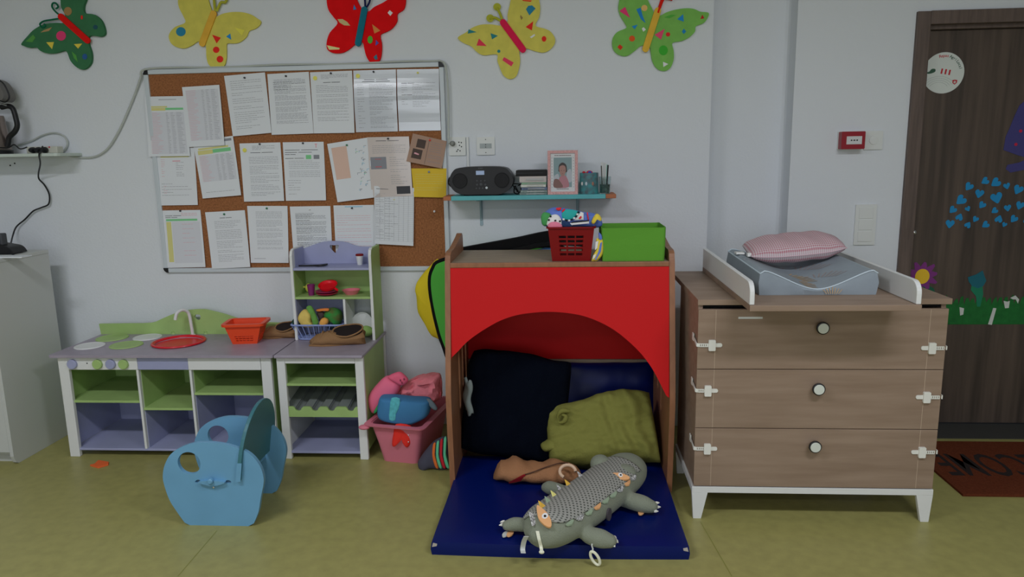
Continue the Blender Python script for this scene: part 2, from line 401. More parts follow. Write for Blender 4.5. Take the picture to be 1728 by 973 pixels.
# ------------------------------------------------------------------ play kitchen, shelf unit with hutch
z3 = zf(4.865, 460, 400); z4 = zf(4.055, 450, 560)
def kitchen_hutch_unit():
    yf = -.5; yb = -.06; x0, x1 = -1.407, -.972; top = KT
    t = thing('play_kitchen_unit', 'tall narrow play kitchen unit with lilac and green hutch above bottle rack', 'play kitchen', ((x0+x1)/2, (yf+yb)/2, 0))
    def part(n, m, a, c, bevel=.003): return MB().box(a, c).build(n, m, t, bevel=bevel)
    MB().prism([[(x0-.002, yf-.025), (x1+.004, yf-.025), (x1+.004, yb+.03), (x0-.002, yb+.03)]], XY(top-.015), 0, .015).build('worktop', LILTOP, t, bevel=.004)
    for lx in (x0, x1-.042):
        part('leg', WHITE, (lx, yf, 0), (lx+.042, yf+.022, top-.0155)); part('leg', WHITE, (lx, yb+.004, 0), (lx+.042, yb+.022, top-.0155))
    part('side_panel', WHITE, (x0+.002, yf+.0225, .04), (x0+.014, yb-.0225, top-.0155)); part('side_panel', GREEN, (x1-.014, yf+.0225, .04), (x1-.002, yb-.0225, top-.0155))
    xa, xb = x0+.0145, x1-.0145
    part('header_panel', WHITE, (x0+.0425, yf, .5), (x1-.0425, yf+.018, top-.0155), .001).data
    part('shelf', GREEN, (xa, yf+.006, .383), (xb, yb-.004, .395), .001)
    part('back_panel', GREEN, (xa, yb-.0035, .395), (xb, yb+.002, top-.016), 0)
    part('lining', GREEN, (xa, yf+.0225, .3955), (xa+.002, yb-.0225, top-.016), 0); part('lining', GREEN, (xb-.002, yf+.0225, .3955), (xb, yb-.0225, top-.016), 0)
    # bottle rack: notched front lath, notched rear lath and four sloping slats
    ctr = [P(*z4(a, 515), Y=yf).x for a in (212, 327, 440, 572)]
    def notched(y, z0, z1, n, m):
        out = [(x0+.0425 if y < -.4 else xa, z0), (x1-.0425 if y < -.4 else xb, z0), (x1-.0425 if y < -.4 else xb, z1)]
        for c in reversed(ctr):
            if y < -.4 or True:
                out += [(c+.03, z1)]+[(c+.02*math.cos(a), z1-.006-.014*math.sin(a)) for a in [PI*i/6 for i in range(7)]]+[(c-.03, z1)] if False else [(c+.026, z1), (c+.017, z1-.008)]+[(c+.016*math.cos(PI*i/6), z1-.01-.012*math.sin(PI*i/6)) for i in range(1, 6)]+[(c-.017, z1-.008), (c-.026, z1)]
        out.append((x0+.0425 if y < -.4 else xa, z1))
        MB().prism([out], XZ(y), -.006, .006).build('bottle_rest', m, t, bevel=.001)
    notched(yf+.01, .222, .275, 4, GREEN); notched(yb-.03, .29, .34, 4, mat('grey_paint', (88, 92, 90), .6, k=2.2))
    gb = MB()
    for c in ctr:
        r = []
        for yy, zz in ((yf+.02, .235), (yb-.04, .30)):
            r.append([Vector((c+.021*math.cos(a), yy, zz+.02-.022*math.sin(a))) for a in [PI*i/8 for i in range(9)]]+[Vector((c+.018*math.cos(a), yy, zz+.0205-.019*math.sin(a))) for a in [PI*i/8 for i in range(8, -1, -1)]])
        MB().rings(r).build('bottle_trough', MATS['grey_paint'], t)
    lastx = None
    edges = [xa+.001]+[v for c in ctr for v in (c-.0225, c+.0225)]+[xb-.001]
    for a, c in zip(edges[::2], edges[1::2]):
        if c-a > .005:
            MB().add([(a, yf+.02, .262), (c, yf+.02, .262), (c, yb-.04, .327), (a, yb-.04, .327), (a, yf+.02, .256), (c, yf+.02, .256), (c, yb-.04, .321), (a, yb-.04, .321)], [(0, 1, 2, 3), (7, 6, 5, 4), (0, 4, 5, 1), (1, 5, 6, 2), (2, 6, 7, 3), (3, 7, 4, 0)]).build('rack_board', MATS['grey_paint'], t)
    part('bottom_board', LILAC, (xa, yf+.002, .031), (xb, yb-.002, .043), .001)
    part('back_panel', LILAC, (xa, yb-.0015, .0435), (xb, yb+.002, .3825), 0)
    # hutch
    hy0, hy1 = -.225, -.045; hx0, hx1 = -1.4085, -.978; ht = 1.03; pw = .014
    prof = [(hy1, top), (hy0, top), (hy0, ht-.035), (hy0+.01, ht-.012), (hy0+.03, ht-.002), (hy0+.05, ht), (hy1, ht)]
    MB().prism([prof], YZ(hx0), 0, pw).build('hutch_side', WHITE, t, bevel=.002)
    MB().prism([prof], YZ(hx1-pw), 0, pw).build('hutch_side', GREEN, t, bevel=.001)
    MB().prism([[(hy0-.0035, top), (hy0-.0005, top), (hy0-.0005, ht-.035), (hy0+.01-.0005, ht-.011), (hy0+.03, ht-.0015), (hy0+.03, ht+.002), (hy0+.007, ht-.008), (hy0-.0035, ht-.032)]], YZ(hx1-pw), 0, pw).build('edge_band', WHITE, t)
    a, c = hx0+pw+.0005, hx1-pw-.0005
    s1, s2 = .93, .778
    part('hutch_shelf', LILAC, (a, hy0+.004, s1-.012), (c, hy1-.009, s1), .001); part('hutch_shelf', GREEN, (a, hy0+.004, s2-.012), (c, hy1-.009, s2), .001)
    dx = -1.135
    part('divider', WHITE, (dx-.006, hy0+.004, top+.0005), (dx+.006, hy1-.009, s2-.0125), .001)
    part('back_panel', GREEN, (a, hy1-.0085, s2), (c, hy1-.002, s1-.005), 0)
    part('back_panel', LILAC, (a, hy1-.0085, top+.0005), (dx, hy1-.002, s2-.0005), 0)
    part('lining', GREEN, (a, hy0+.006, s2+.0005), (a+.002, hy1-.009, s1-.0125), 0); part('lining', LILAC, (a, hy0+.035, s1+.0005), (a+.002, hy1-.009, ht-.006), 0)
    part('lining', LILAC, (a, hy0+.006, top+.0005), (a+.002, hy1-.009, s2-.0125), 0); part('lining', LILAC, (c-.002, hy0+.035, s1+.0005), (c, hy1-.009, ht-.006), 0)
    part('lining', GREEN, (c-.002, hy0+.006, s2+.0005), (c, hy1-.009, s1-.0125), 0)
    bk = [(a, s1-.004), (c, s1-.004)]+[(v.x, v.y) for v in spline([(c, 1.018, 0), (-1.091, 1.022, 0), (-1.156, 1.044, 0), (-1.222, 1.051, 0), (-1.289, 1.046, 0), (-1.357, 1.024, 0), (a, 1.013, 0)], 5)]
    hole = smooth_loop([(-1.243, 1.03), (-1.222, 1.028), (-1.2, 1.03), (-1.198, 1.018), (-1.209, .998), (-1.219, .986), (-1.232, .998), (-1.245, 1.016)], 3)
    MB().prism([bk, hole], XZ(hy1), .0, .0085).build('back_board', LILAC, t, bevel=.001)
    return s1, s2, dx, hy0, hy1
S1, S2, HDX, HY0, HY1 = kitchen_hutch_unit()

# ------------------------------------------------------------------ blue wooden rocking seat
z5 = zf(3.892, 260, 650)
def blue_seat():
    yf = -1.175
    front = [(235, 925), (200, 900), (150, 830), (100, 750), (65, 650), (57, 590), (70, 520), (110, 450), (180, 405), (270, 378), (360, 375), (450, 385), (530, 405), (605, 435), (660, 480), (700, 540), (718, 600), (718, 650), (700, 740), (685, 830), (655, 905), (620, 922)]
    pts = [(p.x, p.z) for p in [P(*z5(a, b), Y=yf) for a, b in front]]
    base = min(p[1] for p in pts); pts = [(a, max(0.0, b-.0) if b > .01 else 0.0) for a, b in pts]
    body = [(v.x, v.y) for v in spline([(a_, b_, 0) for a_, b_ in pts[1:-1]], 4)]
    lo = [(pts[0][0], 0.0)]; out = [(a, max(0.0, b)) for a, b in body]+[(pts[-1][0], 0.0)]+lo
    # open slot for the back rest
    t = thing('toy_rocker_seat', 'sky blue wooden toddler seat with round holes in both curved sides', 'seat', (-1.44, -1.03, 0))
    hc = P(*z5(230, 510), Y=yf)
    hole = circ(hc.x, hc.z, .048, 32)
    slots = [smooth_loop([(x-.012, .197), (x, .203), (x+.012, .199), (x+.012, .191), (x, .189), (x-.012, .19)], 2) for x in (-1.497, -1.371)]
    rot = .0
    def fnY(y, dx): return lambda u, v, w: Vector((u+dx, y-w, v))
    for y, dx in ((yf+.018, 0), (-.87+.009, -.018)):
        o = MB().prism([out, hole]+slots, fnY(y, dx), 0, .018).build('side_panel', SKY, t, bevel=.0015)
        mb = MB()
    # seat board between the panels, tenon showing in front
    sb = MB().box((-1.52, yf+.0185, .17), (-1.335, -.862, .186)); sb.build('seat_board', SKY, t, bevel=.002)
    tn = MB().prism([smooth_loop([(-1.49, .199), (-1.46, .205), (-1.434, .206), (-1.408, .205), (-1.378, .199), (-1.40, .188), (-1.434, .183), (-1.466, .189)], 3)], XZ(yf), 0, .016)
    tn.lathe([(.001, 0), (.012, 0), (.012, -.012), (.008, -.016), (.001, -.016)], (-1.434, yf-.014, .207), 'Y', 16)
    tn.build('hinge_block', SKY, t, bevel=.002, smooth=False)
    MB().lathe([(.001, 0), (.004, 0), (.004, -.004), (.001, -.005)], (-1.432, yf-.001, .172), 'Y', 12).build('screw', CHROME, t)
    # round back rest leaning to the right
    def bfn(u, v, w):  # u = y, v = height along plate
        return Vector((-1.322+(v-.2)*.16+w, u, v))
    yc = -1.012
    o2 = []
    for i in range(40):
        a = 2*PI*i/40; yy = yc+.178*math.cos(a); zz = .285+.205*math.sin(a); o2.append((yy, zz))
    low = [(yf-.022, .205), (yf-.022, .25)]
    plate = [(y, z) for y, z in o2 if z > .19]
    plate.sort(key=lambda q: math.atan2(q[1]-.285, q[0]-yc))
    plate = [(yf-.014, .205)] + [(yf-.014, .28)] + [q for q in reversed(plate) if q[1] > .28] + [(-.845, .27), (-.845, .205)]
    MB().prism([plate], bfn, -.008, .008).build('back_rest', [mat('dark_teal_paint', (44, 84, 92), .4, k=2.1)], t, bevel=.002)
    # painted front skirt of plate in panel colour
    MB().box((-1.3225-.009, yf-.016, .203), (-1.3225+.011, yf-.0145, .283), lambda v: Vector((v.x+(v.z-.2)*.16, v.y, v.z))).build('edge_band', SKY, t)
blue_seat()

# ------------------------------------------------------------------ wooden playhouse
z6 = zf(3.604, 690, 380)
HX0, HX1 = -.512, .484
def playhouse():
    t = thing('playhouse', 'wooden play den with red arched front and open side slots', 'playhouse', (-.014, -.45, 0))
    th = .024
    def prof(dy):
        p = spline([(-.813, 0, 0), (-.835, .2, 0), (-.85, .38, 0), (-.845, .5, 0), (-.80, .75, 0), (-.755, 1.0, 0), (-.74, 1.05, 0)], 5)
        q = spline([(-.735, 1.062, 0), (-.70, 1.075, 0), (-.6, 1.078, 0), (-.42, 1.105, 0), (-.36, 1.118, 0), (-.33, 1.11, 0), (-.315, 1.07, 0), (-.28, .8, 0), (-.2, .5, 0), (-.16, .3, 0), (-.15, 0, 0)], 5)
        return [(v.x, v.y) for v in p+q]
    slots = []
    for c, z0, z1 in ((-.58, .30, .585), (-.46, .37, .585), (-.34, .37, .585)):
        slots.append(rrect(c-.022, z0, c+.022, z1, .0215))
    for x in (HX0, HX1-th):
        MB().prism([prof(0)]+slots, YZ(x), 0, th).build('side_panel', BEECH, t, bevel=.005)
    # roof board
    MB().box((HX0+th, -.745, 1.010), (HX1-th, -.32, 1.030)).build('roof_board', [BIRCH], t, bevel=.002)
    MB().box((HX0+th, -.757, 1.009), (HX1-th, -.7455, 1.031)).build('edge_band', BEECH, t, bevel=.003)
    # red front: traced arch, in the sloping plane of the side panels' front edge
    def fy(z): return -.762-.09*max(0, min(1, (1.0-z)/.6)) if z > .4 else -.852
    fx = lambda a, b: None
    out = []
    L = [(235, 815), (262, 800), (300, 763), (345, 715), (400, 670), (480, 618), (560, 575), (650, 545), (740, 530), (850, 523), (960, 530), (1060, 548), (1160, 585), (1250, 635), (1330, 698), (1400, 765), (1460, 840), (1505, 915), (1540, 985), (1562, 1030), (1580, 1045)]
    for a, b in L:
        yy = -.80
        for _ in range(4):
            p = P(*z6(a, b), Y=yy); yy = fy(p.z)+.014
        out.append((p.x, p.z))
    zb = out[0][1]
    out[0] = (HX0+th+.001, out[0][1]); out[-1] = (HX1-th-.001, out[-1][1])
    arch = [out[0]]+[(v.x, v.y) for v in spline([(a, b, 0) for a, b in out[1:-1]], 3)]+[out[-1]]
    loop = arch+[(HX1-th-.001, .8), (HX1-th-.001, 1.0085), (HX0+th+.001, 1.0085), (HX0+th+.001, .8)]
    MB().prism([loop], lambda u, v, w: Vector((u, fy(v)+.018-w, v)), 0, .012).build('arched_front', RED, t, bevel=.001)
    # red back panel and rail
    MB().box((HX0+th+.001, -.245, .452), (HX1-th-.001, -.225, 1.0095), None).build('back_panel', RED, t, bevel=.001)
    MB().box((HX0+th+.001, -.255, .43), (HX1-th-.001, -.2, .4515), None).build('back_rail', BIRCH, t, bevel=.002)
    MB().box((HX0+th+.001, -.19, .062), (HX1-th-.001, -.17, .40), None).build('back_rail', BEECH, t, bevel=.002)
playhouse()

# mats and cushions inside the playhouse
def floor_mat():
    fl, fr_ = P(729, 910, Z=.055), P(1163, 918, Z=.055)
    x0, x1, y0, y1, h = -.492, .457, -1.365, -.55, .055
    t = thing('floor_mat', 'thick blue vinyl play mat lying half inside the red playhouse', 'mat', (0, -.95, 0))
    b = MB(); nx, ny = 24, 20
    def f(u, v):
        x = x0+(x1-x0)*u; y = y0+(y1-y0)*v
        if True:
            x -= .008*(1-v)*(1 if u < .5 else -1)
        z = h+.006*fbm((x, y, 0), 3.5)+.004*math.sin(u*3)*(1-v)
        e = min(u, 1-u, v, 1-v)*2
        return Vector((x, y-.01*math.sin(u*PI)*(1-v), z-.006*max(0, 1-e*12)))
    b.grid(f, nx, ny)
    bot = [Vector((f(i/nx, j/ny).x, f(i/nx, j/ny).y, .0)) for i, j in []]
    rim = [f(i/nx, 0) for i in range(nx)]+[f(1, j/ny) for j in range(ny)]+[f(1-i/nx, 1) for i in range(nx)]+[f(0, 1-j/ny) for j in range(ny)]
    c = Vector(((x0+x1)/2, (y0+y1)/2, 0))
    lo = [Vector((p.x+(p.x-c.x)*.008, p.y+(p.y-c.y)*.008, p.z*.5)) for p in rim]
    lo2 = [Vector((p.x, p.y, 0)) for p in rim]
    b.rings([rim, lo, lo2], cap0=False)
    b.build('cover', BLUEV, t, smooth=True, weld=True)
    for cx, sx in ((x0-.006, 1), (x1+.006, -1)):
        MB().prism([[(0, 0), (.018*sx, .004), (.02*sx, .012), (.004*sx, .016)]], lambda u, v, w: Vector((cx+u, y0-.0-w, .034+v)), .001, .004).build('worn_corner', mat('worn_vinyl', (110, 105, 100), .7), t)
floor_mat()

def cushion(mb, w, h, t, mtx, n=34, wr=.012, seed=0, pinch=.12, ws=6, rnd=0):
    vs = []
    for side in (1, -1):
        def f(u, v):
            a, b = u*2-1, v*2-1
            k = max(0, 1-a**4)**.5*max(0, 1-b**4)**.5
            x = a*w/2*(1-pinch*(1-abs(b)**1.0*0)*(b*b)*0-pinch*(1-b*b)*(abs(a)**6)); y = b*h/2*(1-pinch*(1-a*a)*(abs(b)**6))
            z = side*t/2*k**.8
            x *= 1-rnd*abs(b)**5; y *= 1-rnd*abs(a)**5
            p = Vector((x, y, z))
            d = fbm((x, y, side*.3), ws, seed)*wr+fbm((x*2.2, y*.8, side), ws*1.8, seed+5)*wr*.6
            p.z += side*d*min(1, k*2)
            edge = fbm((x, y, 1), 9, seed)*wr*.6; p.x += edge*(abs(a)**4); p.y += edge*(abs(b)**4)
            return mtx @ p
        mb.grid(f, n, n)
    return mb
def basis(c, right, up):
    r = Vector(right).normalized(); u = Vector(up); u = (u-r*u.dot(r)).normalized(); n = r.cross(u)
    return Matrix(((r.x, u.x, n.x, c[0]), (r.y, u.y, n.y, c[1]), (r.z, u.z, n.z, c[2]), (0, 0, 0, 1)))
# blue leaning mattress
mb = MB(); cushion(mb, .88, .40, .08, basis((.03, -.30, .245), (1, 0, 0), (0, .16, .9)), pinch=.02, wr=.01)
tag(mb.build('mattress_pad', BLUEV, smooth=True, weld=True), 'blue vinyl pad propped along the back inside the playhouse', 'mat')
# navy cushion
mb = MB(); cushion(mb, .50, .50, .17, basis((-.225, -.545, .305), (1, -.05, -.12), (.08, .24, .9)), pinch=.0, wr=.022, seed=3, rnd=.06)
tag(mb.build('cushion', NAVY, smooth=True, weld=True), 'very dark navy square cushion leaning at the left inside the playhouse', 'cushion')
# olive pillow
OLIVE = mat('olive_cloth', (108, 108, 54), .9, k=1.6, spec=.1, bump=.25, bscale=150)
def olive():
    t = thing('pillow', 'crumpled olive green pillow lying at the right inside the playhouse', 'pillow', (.2, -.6, .06))
    M = basis((.178, -.605, .205), (1, .05, .10), (-.03, .55, .8))
    mb = MB(); w, h, tt = .51, .335, .22
    for side in (1, -1):
        def f(u, v):
            a, b = u*2-1, v*2-1
            k = max(0, 1-abs(a)**3.5)**.5*max(0, 1-b**4)**.5
            hh = h/2*(1-.18*max(0, -a))
            x = a*w/2; y = b*hh+.012*math.sin(a*4)
            fold = .010*math.sin((a*w*44)+b*2.6+3*fbm((x, y, 0), 5))*max(0, .25+a)**.7 if a > -.25 else 0
            z = side*(tt/2*k**.7+(fold+fbm((x, y, side), 9, 2)*.020+fbm((x*1.2, y*2.4, side), 17, 4)*.010)*min(1, k*2))
            return M @ Vector((x, y, z))
        mb.grid(f, 90, 50)
    mb.build('cover', OLIVE, t, smooth=True, weld=True)
    # gathered open end on the left with a rolled ruffle
    c = P(948, 704, Y=-.68)
    pts = spline([c+Vector((.035, 0, .03)), c+Vector((.0, -.01, .035)), c+Vector((-.018, -.01, .01)), c+Vector((-.012, -.01, -.02)), c+Vector((.012, -.012, -.012)), c+Vector((.018, -.012, .01)), c+Vector((.0, -.012, .018))], 6)
    MB().tube(pts, [.008+.004*math.sin(i*.3) for i in range(len(pts))], 10).build('gathered_end', OLIVE, t, smooth=True)
    c = P(921, 754, Y=-.70)
    mb = MB(); mb.ell(c+Vector((.03, .03, -.002)), (.055, .05, .028), lambda p: p+Vector((0, 0, .006*math.sin(p.x*90))))
    mb.build('corner_tip', OLIVE, t, smooth=True)
olive()
# grey-white comforter cloth between navy cushion and side panel
def sidecloth():
    mb = MB()
    def f(u, v):
        p = P(787+16*u+8*v, 620+72*v*(1-.2*u), X=-.425)
        return Vector((-.46+.035*u+.006*math.sin(v*8), -.60-.06*math.sin(u*2), .30+.16*(1-v)+.01*math.sin(u*9)))
    mb.grid(f, 10, 12)
    tag(mb.build('cloth', mat('grey_cloth', (92, 100, 98), .9, k=2.5), smooth=True, solid=.012), 'pale grey cloth stuffed between navy cushion and left side panel', 'cloth')
sidecloth()
# tan plush with a red collar
def tan_plush():
    t = thing('plush_toy', 'flat tan soft toy with a red collar lying under the navy cushion', 'soft toy', (-.12, -.82, .06))
    TAN = mat('tan_plush', (132, 94, 66), .95, k=1.7, spec=.1, bump=.3, bscale=120)
    a = P(833, 793, Z=.09); b = P(985, 800, Z=.09); d = (b-a)
    mb = MB(); rings = []
    N = 24
    for i in range(N+1):
        s = i/N; c = a+d*s; c.z = .058
        prof = [(0, .01), (.02, .04), (.08, .07), (.22, .088), (.38, .075), (.5, .068), (.65, .085), (.82, .075), (.95, .05), (1, .01)]
        for (s0, r0), (s1, r1) in zip(prof, prof[1:]):
            if s0 <= s <= s1: r = r0+(r1-r0)*(s-s0)/(s1-s0)
        hh = r*.55
        ring = []
        for j in range(24):
            an = 2*PI*j/24; x = c.x; y = c.y+r*math.cos(an)-.012; z = .06+hh*.95+hh*math.sin(an)
            z += .007*fbm((x, y, z), 22)+.004*math.sin(s*28+math.cos(an)*2)
            ring.append(Vector((x, y, max(.0585, z))))
        rings.append(ring)
    mb.rings(rings); mb.build('body', TAN, t, smooth=True)
    col = MB()
    flat = [v for rg in rings for v in rg]
    def snap(x, y):
        d_ = (P(x, y, Z=.1)-CAM).normalized(); best = sorted(flat, key=lambda v: ((v-CAM)-d_*((v-CAM).dot(d_))).length)[:4]
        v = min(best, key=lambda v: (v-CAM).length); return CAM+d_*((v-CAM).dot(d_)-.006)
    q = spline([snap(868, 812), snap(874, 808), snap(880, 804), snap(886, 800)], 4)
    rr = []
    for i, p in enumerate(q):
        wv = Vector((.020, .010, 0))*(1.2-.9*i/12); n = Vector((-.2, -.6, .7))*.003
        rr.append([p-wv+n, p+wv+n, p+wv-n*3, p-wv-n*3])
    col.rings(rr); col.build('collar', mat('dark_red_felt', (120, 16, 22), .9, k=2.3), t)
    sx = MB(); pts = [snap(x, y) for x, y in [(886, 800), (900, 796), (915, 790), (930, 785), (945, 781), (958, 781)]]
    sx.tube(spline(pts, 4), .0025, 6); sx.build('seam', mat('seam_brown', (50, 32, 24), .9), t)
    ring = MB(); c = P(958, 795, Z=.15); pts = [c+Vector((.034*math.cos(i*PI/9), .022*math.sin(i*PI/9), .02*math.sin(i*PI/9))) for i in range(13)]
    ring.tube(pts, .007, 8); ring.build('teething_ring', mat('cream_silicone', (150, 128, 108), .6, k=2.6), t, smooth=True)
tan_plush()

# ------------------------------------------------------------------ crocodile soft toy
def crocodile():
    t = thing('crocodile_toy', 'long grey green plush crocodile with dotted back lying on the blue mat', 'soft toy', (.12, -1.1, .06))
    FUR = mat('sage_plush', (110, 115, 101), .95, k=1.7, spec=.08, sheen=.1, bump=.35, bscale=240)
    GR = .06
    A = P(925, 888, Z=.13); B = P(1046, 800, Z=.13)
    A.z = B.z = 0; d = (B-A); Ln = d.length; dr = d.normalized(); nr = Vector((dr.y, -dr.x, 0))  # to the right of travel
    S = [(-.16, .015), (-.13, .055), (-.07, .088), (.05, .108), (.25, .115), (.55, .113), (.8, .112), (1.0, .108), (1.12, .098), (1.22, .075), (1.28, .04), (1.30, .012)]
    def rad(s):
        for (a, r0), (b, r1) in zip(S, S[1:]):
            if a <= s <= b: return r0+(r1-r0)*(s-a)/(b-a)
        return .01
    def surf(s, an, k=1.0):
        r = rad(s)*k; hh = min(.072*k, r*.75)
        c = A+d*s+nr*(.012*math.sin(s*3))
        zc = GR+.068 if r > .07 else GR+.06
        return c+nr*(r*math.cos(an))+Vector((0, 0, zc+hh*math.sin(an)))
    def inside(p):
        rel = p-A; s = rel.dot(dr)/Ln; r = rad(s)
        if s < -.16 or s > 1.3: return False
        lat = rel.dot(nr)-.012*math.sin(s*3); hh = min(.072, r*.75); zc = GR+.068 if r > .07 else GR+.06
        return (lat/r)**2+((p.z-zc)/hh)**2 < 1
    def hit(x, y):
        for dx in range(0, 24, 2):
            z = .215
            while z > .08:
                p = P(x+dx, y, Z=z)
                if inside(p): return p
                z -= .002
        return P(x, y, Z=.15)
    mb = MB()
    rings = [[surf(-.16+1.46*i/36, 2*PI*j/28) for j in range(28)] for i in range(37)]
    mb.rings(rings)
    # head lumps (eyes) at the far end
    e1 = P(1013, 782, Z=.175); mb.ell(e1, (.045, .045, .04)); e2 = P(1052, 800, Z=.16); mb.ell(e2, (.06, .055, .045))
    # legs
    legs = [((962, 832, .11), (930, 823, .10), (922, 822, .095), .027), ((905, 888, .11), (872, 884, .10), (856, 886, .095), .025),
            ((1040, 838, .10), (1078, 848, .10), (1098, 854, .09), .033), ((985, 900, .10), (1012, 908, .09), (1028, 912, .085), .033)]
    for p0, p1, p2, r in legs:
        a, b, c = [P(x, y, Z=z) for x, y, z in (p0, p1, p2)]
        pts = spline([a, b, c], 5); n = len(pts)
        mb.tube(pts, [r*(.8+.3*math.sin(PI*min(1, i/n*1.1)))*(1 if i < n-1 else .55) for i in range(n)], 16)
        mb.ell(c, (r*.9, r*.9, r*.8))
    mb.xf(lambda v: Vector((v.x, v.y, max(GR-.001, v.z))))
    mb.build('body', FUR, t, remesh=.007, smooth=True)
    # claws
    for (x, y, z) in [(848, 880, .09), (846, 885, .09), (919, 817, .09), (917, 824, .09), (1109, 848, .09), (1111, 855, .085), (1107, 862, .08), (1038, 907, .085), (1041, 913, .08), (1036, 920, .075), (1066, 827, .10)]:
        c = P(x, y, Z=z); o = (c-Vector((A.x+d.x*.5, A.y+d.y*.5, c.z))).normalized()
        MB().tube([c-o*.008, c, c+o*.01], [.006, .006, .001], 8).build('claw', mat('cream_felt', (175, 170, 155), .9, k=2.4), t, smooth=True)
    # dotted net panel following the back
    net = bpy.data.materials.new('dotted_mesh'); net.use_nodes = True; nt = net.node_tree; bs = nt.nodes['Principled BSDF']
    tc = nt.nodes.new('ShaderNodeTexCoord'); mp = nt.nodes.new('ShaderNodeMapping'); mp.inputs['Rotation'].default_value = (0, 0, .785); vor = nt.nodes.new('ShaderNodeTexVoronoi')
    vor.voronoi_dimensions = '2D'; vor.inputs['Scale'].default_value = 1; vor.inputs['Randomness'].default_value = .0
    rp = nt.nodes.new('ShaderNodeMapRange'); rp.inputs[1].default_value = .22; rp.inputs[2].default_value = .30
    mx = nt.nodes.new('ShaderNodeMix'); mx.data_type = 'RGBA'; mx.inputs[6].default_value = (.07, .075, .065, 1); mx.inputs[7].default_value = (.36, .365, .33, 1)
    mp.inputs['Scale'].default_value = (1, 1, 1); nt.links.new(tc.outputs['UV'], mp.inputs[0]); nt.links.new(mp.outputs[0], vor.inputs['Vector']); nt.links.new(vor.outputs['Distance'], rp.inputs[0]); nt.links.new(rp.outputs[0], mx.inputs[0])
    nt.links.new(mx.outputs[2], bs.inputs['Base Color']); bs.inputs['Roughness'].default_value = .9
    def pan(u, v):
        s = -.09+1.11*u; lo, hi = .20*PI, .97*PI
        if u < .12: q = (u/.12); 
        an = lo+(hi-lo)*v
        an += (.06*math.sin(s*42) if v < .02 else 0)
        if u < .1: an = PI*.58+(an-PI*.58)*(.62+.38*(u/.1)**.5)
        return surf(s, an, 1.045)
    mb = MB(); mb.grid(pan, 60, 24); o = mb.build('back_panel', net, t, smooth=True, solid=.004)
    ul = o.data.uv_layers.new(name='UVMap')
    for lp in o.data.loops: ul.data[lp.index].uv = ((lp.vertex_index % 61)/60*Ln*1.04/.0135, (lp.vertex_index//61)/24*.25/.0135)
    # felt scallops along the near seam
    SG = mat('sage_felt', (105, 118, 100), .95, k=2.5); OR = mat('peach_felt', (168, 120, 82), .9, k=2.5); YE = mat('ochre_felt', (178, 128, 50), .9, k=2.5)
    BW = mat('patterned_cloth', (170, 170, 168), .9, k=2.5, noise_=.97, nscale=150)
    for i, s in enumerate([.02, .12, .22, .32, .43, .54, .65, .76, .87]):
        an = .20*PI; p = surf(s, an, 1.055)
        m = [SG, BW, SG, OR, SG, SG, BW, OR, BW][i]
        q = surf(s, an-.17, 1.06); mb = MB()
        h = dr*.026
        mb.prism([[(-1, 0), (-.7, .55), (0, .9), (.7, .55), (1, 0)]], lambda u, v, w: p+h*u+(q-p)*v+Vector((0, 0, w)), -.003, .003); mb.build('scallop', m, t)
    # upright spikes along the far seam
    for i, (x, y, m, sz) in enumerate([(963, 806, BW, .03), (954, 820, YE, .03), (942, 828, BW, .028), (934, 838, mat('pale_yellow_felt', (180, 158, 95), .9, k=2.4), .028), (924, 848, SG, .028), (914, 857, YE, .032), (898, 876, BW, .034)]):
        c = hit(x, y)+Vector((0, 0, .004)); a2 = c-dr*sz*.75; b2 = c+dr*sz*.75; tip = c-nr*sz*.4+Vector((0, 0, sz*.7))
        base = nr*.02-Vector((0, 0, .012)); n = nr*.003
        MB().add([a2+base-n, b2+base-n, tip-n, a2+base+n, b2+base+n, tip+n], [(0, 1, 2), (5, 4, 3), (0, 3, 4, 1), (1, 4, 5, 2), (2, 5, 3, 0)]).build('felt_spike', m, t)
    # bird patch with eye near the tail, and a second eye patch by the head
    for (x, y, z, a1, s) in ((917, 872, .175, -.9, 1.0), (1046, 804, .19, .6, .8)):
        c = hit(x, y); c += (CAM-c).normalized()*.010; out = smooth_loop([(-.045*s, .03*s), (-.03*s, .03*s), (0, .022*s), (.03*s, .002*s), (.045*s, -.022*s), (.03*s, -.03*s), (-.005*s, -.02*s), (-.03*s, .005*s)], 4)
        vd = (CAM-c).normalized(); up = Vector((0, 0, 1)); rr = up.cross(vd).normalized(); nn = (vd*.6+up*.8).normalized(); uu = nn.cross(rr)
        ca, sa = math.cos(a1*.6), math.sin(a1*.6)
        fn = lambda u, v, w: c+rr*(u*ca-v*sa)+uu*(u*sa+v*ca)+nn*w
        pt = MB().prism([out], fn, -.004, .005).build('peach_patch', OR, t, bevel=.002)
        MB().prism([circ(.004, .004, .011*s, 18, .013*s)], fn, .0052, .0062).build('eye_white', mat('eye_white', (185, 185, 182), .8, k=2.3), pt)
        MB().prism([circ(.005, .003, .005*s, 14)], fn, .0063, .007).build('pupil', BLACK, pt)
    # dark oval badge, tags and leaf tabs
    c = surf(.42, -.04*PI, 1.03); nn = (nr+Vector((0, 0, .2))).normalized(); uu = Vector((0, 0, 1)); rr = dr
    MB().prism([circ(0, 0, .016, 20, .026)], lambda u, v, w: c+rr*u+uu*v+nn*w, -.004, .003).build('badge', mat('plum_felt', (60, 56, 60), .9, k=2), t)
    def ribbon(name, pts, wd, m, parent=t):
        r = []; vd = Vector((wd, 0, 0))
        ps = spline(pts, 4)
        for i, p in enumerate(ps):
            r.append([p-vd, p+vd, p+vd+Vector((0, .002, .001)), p-vd+Vector((0, .002, .001))])
        return MB().rings(r).build(name, m, parent)
    LG = mat('satin_tag', (140, 142, 140), .5, k=2.5)
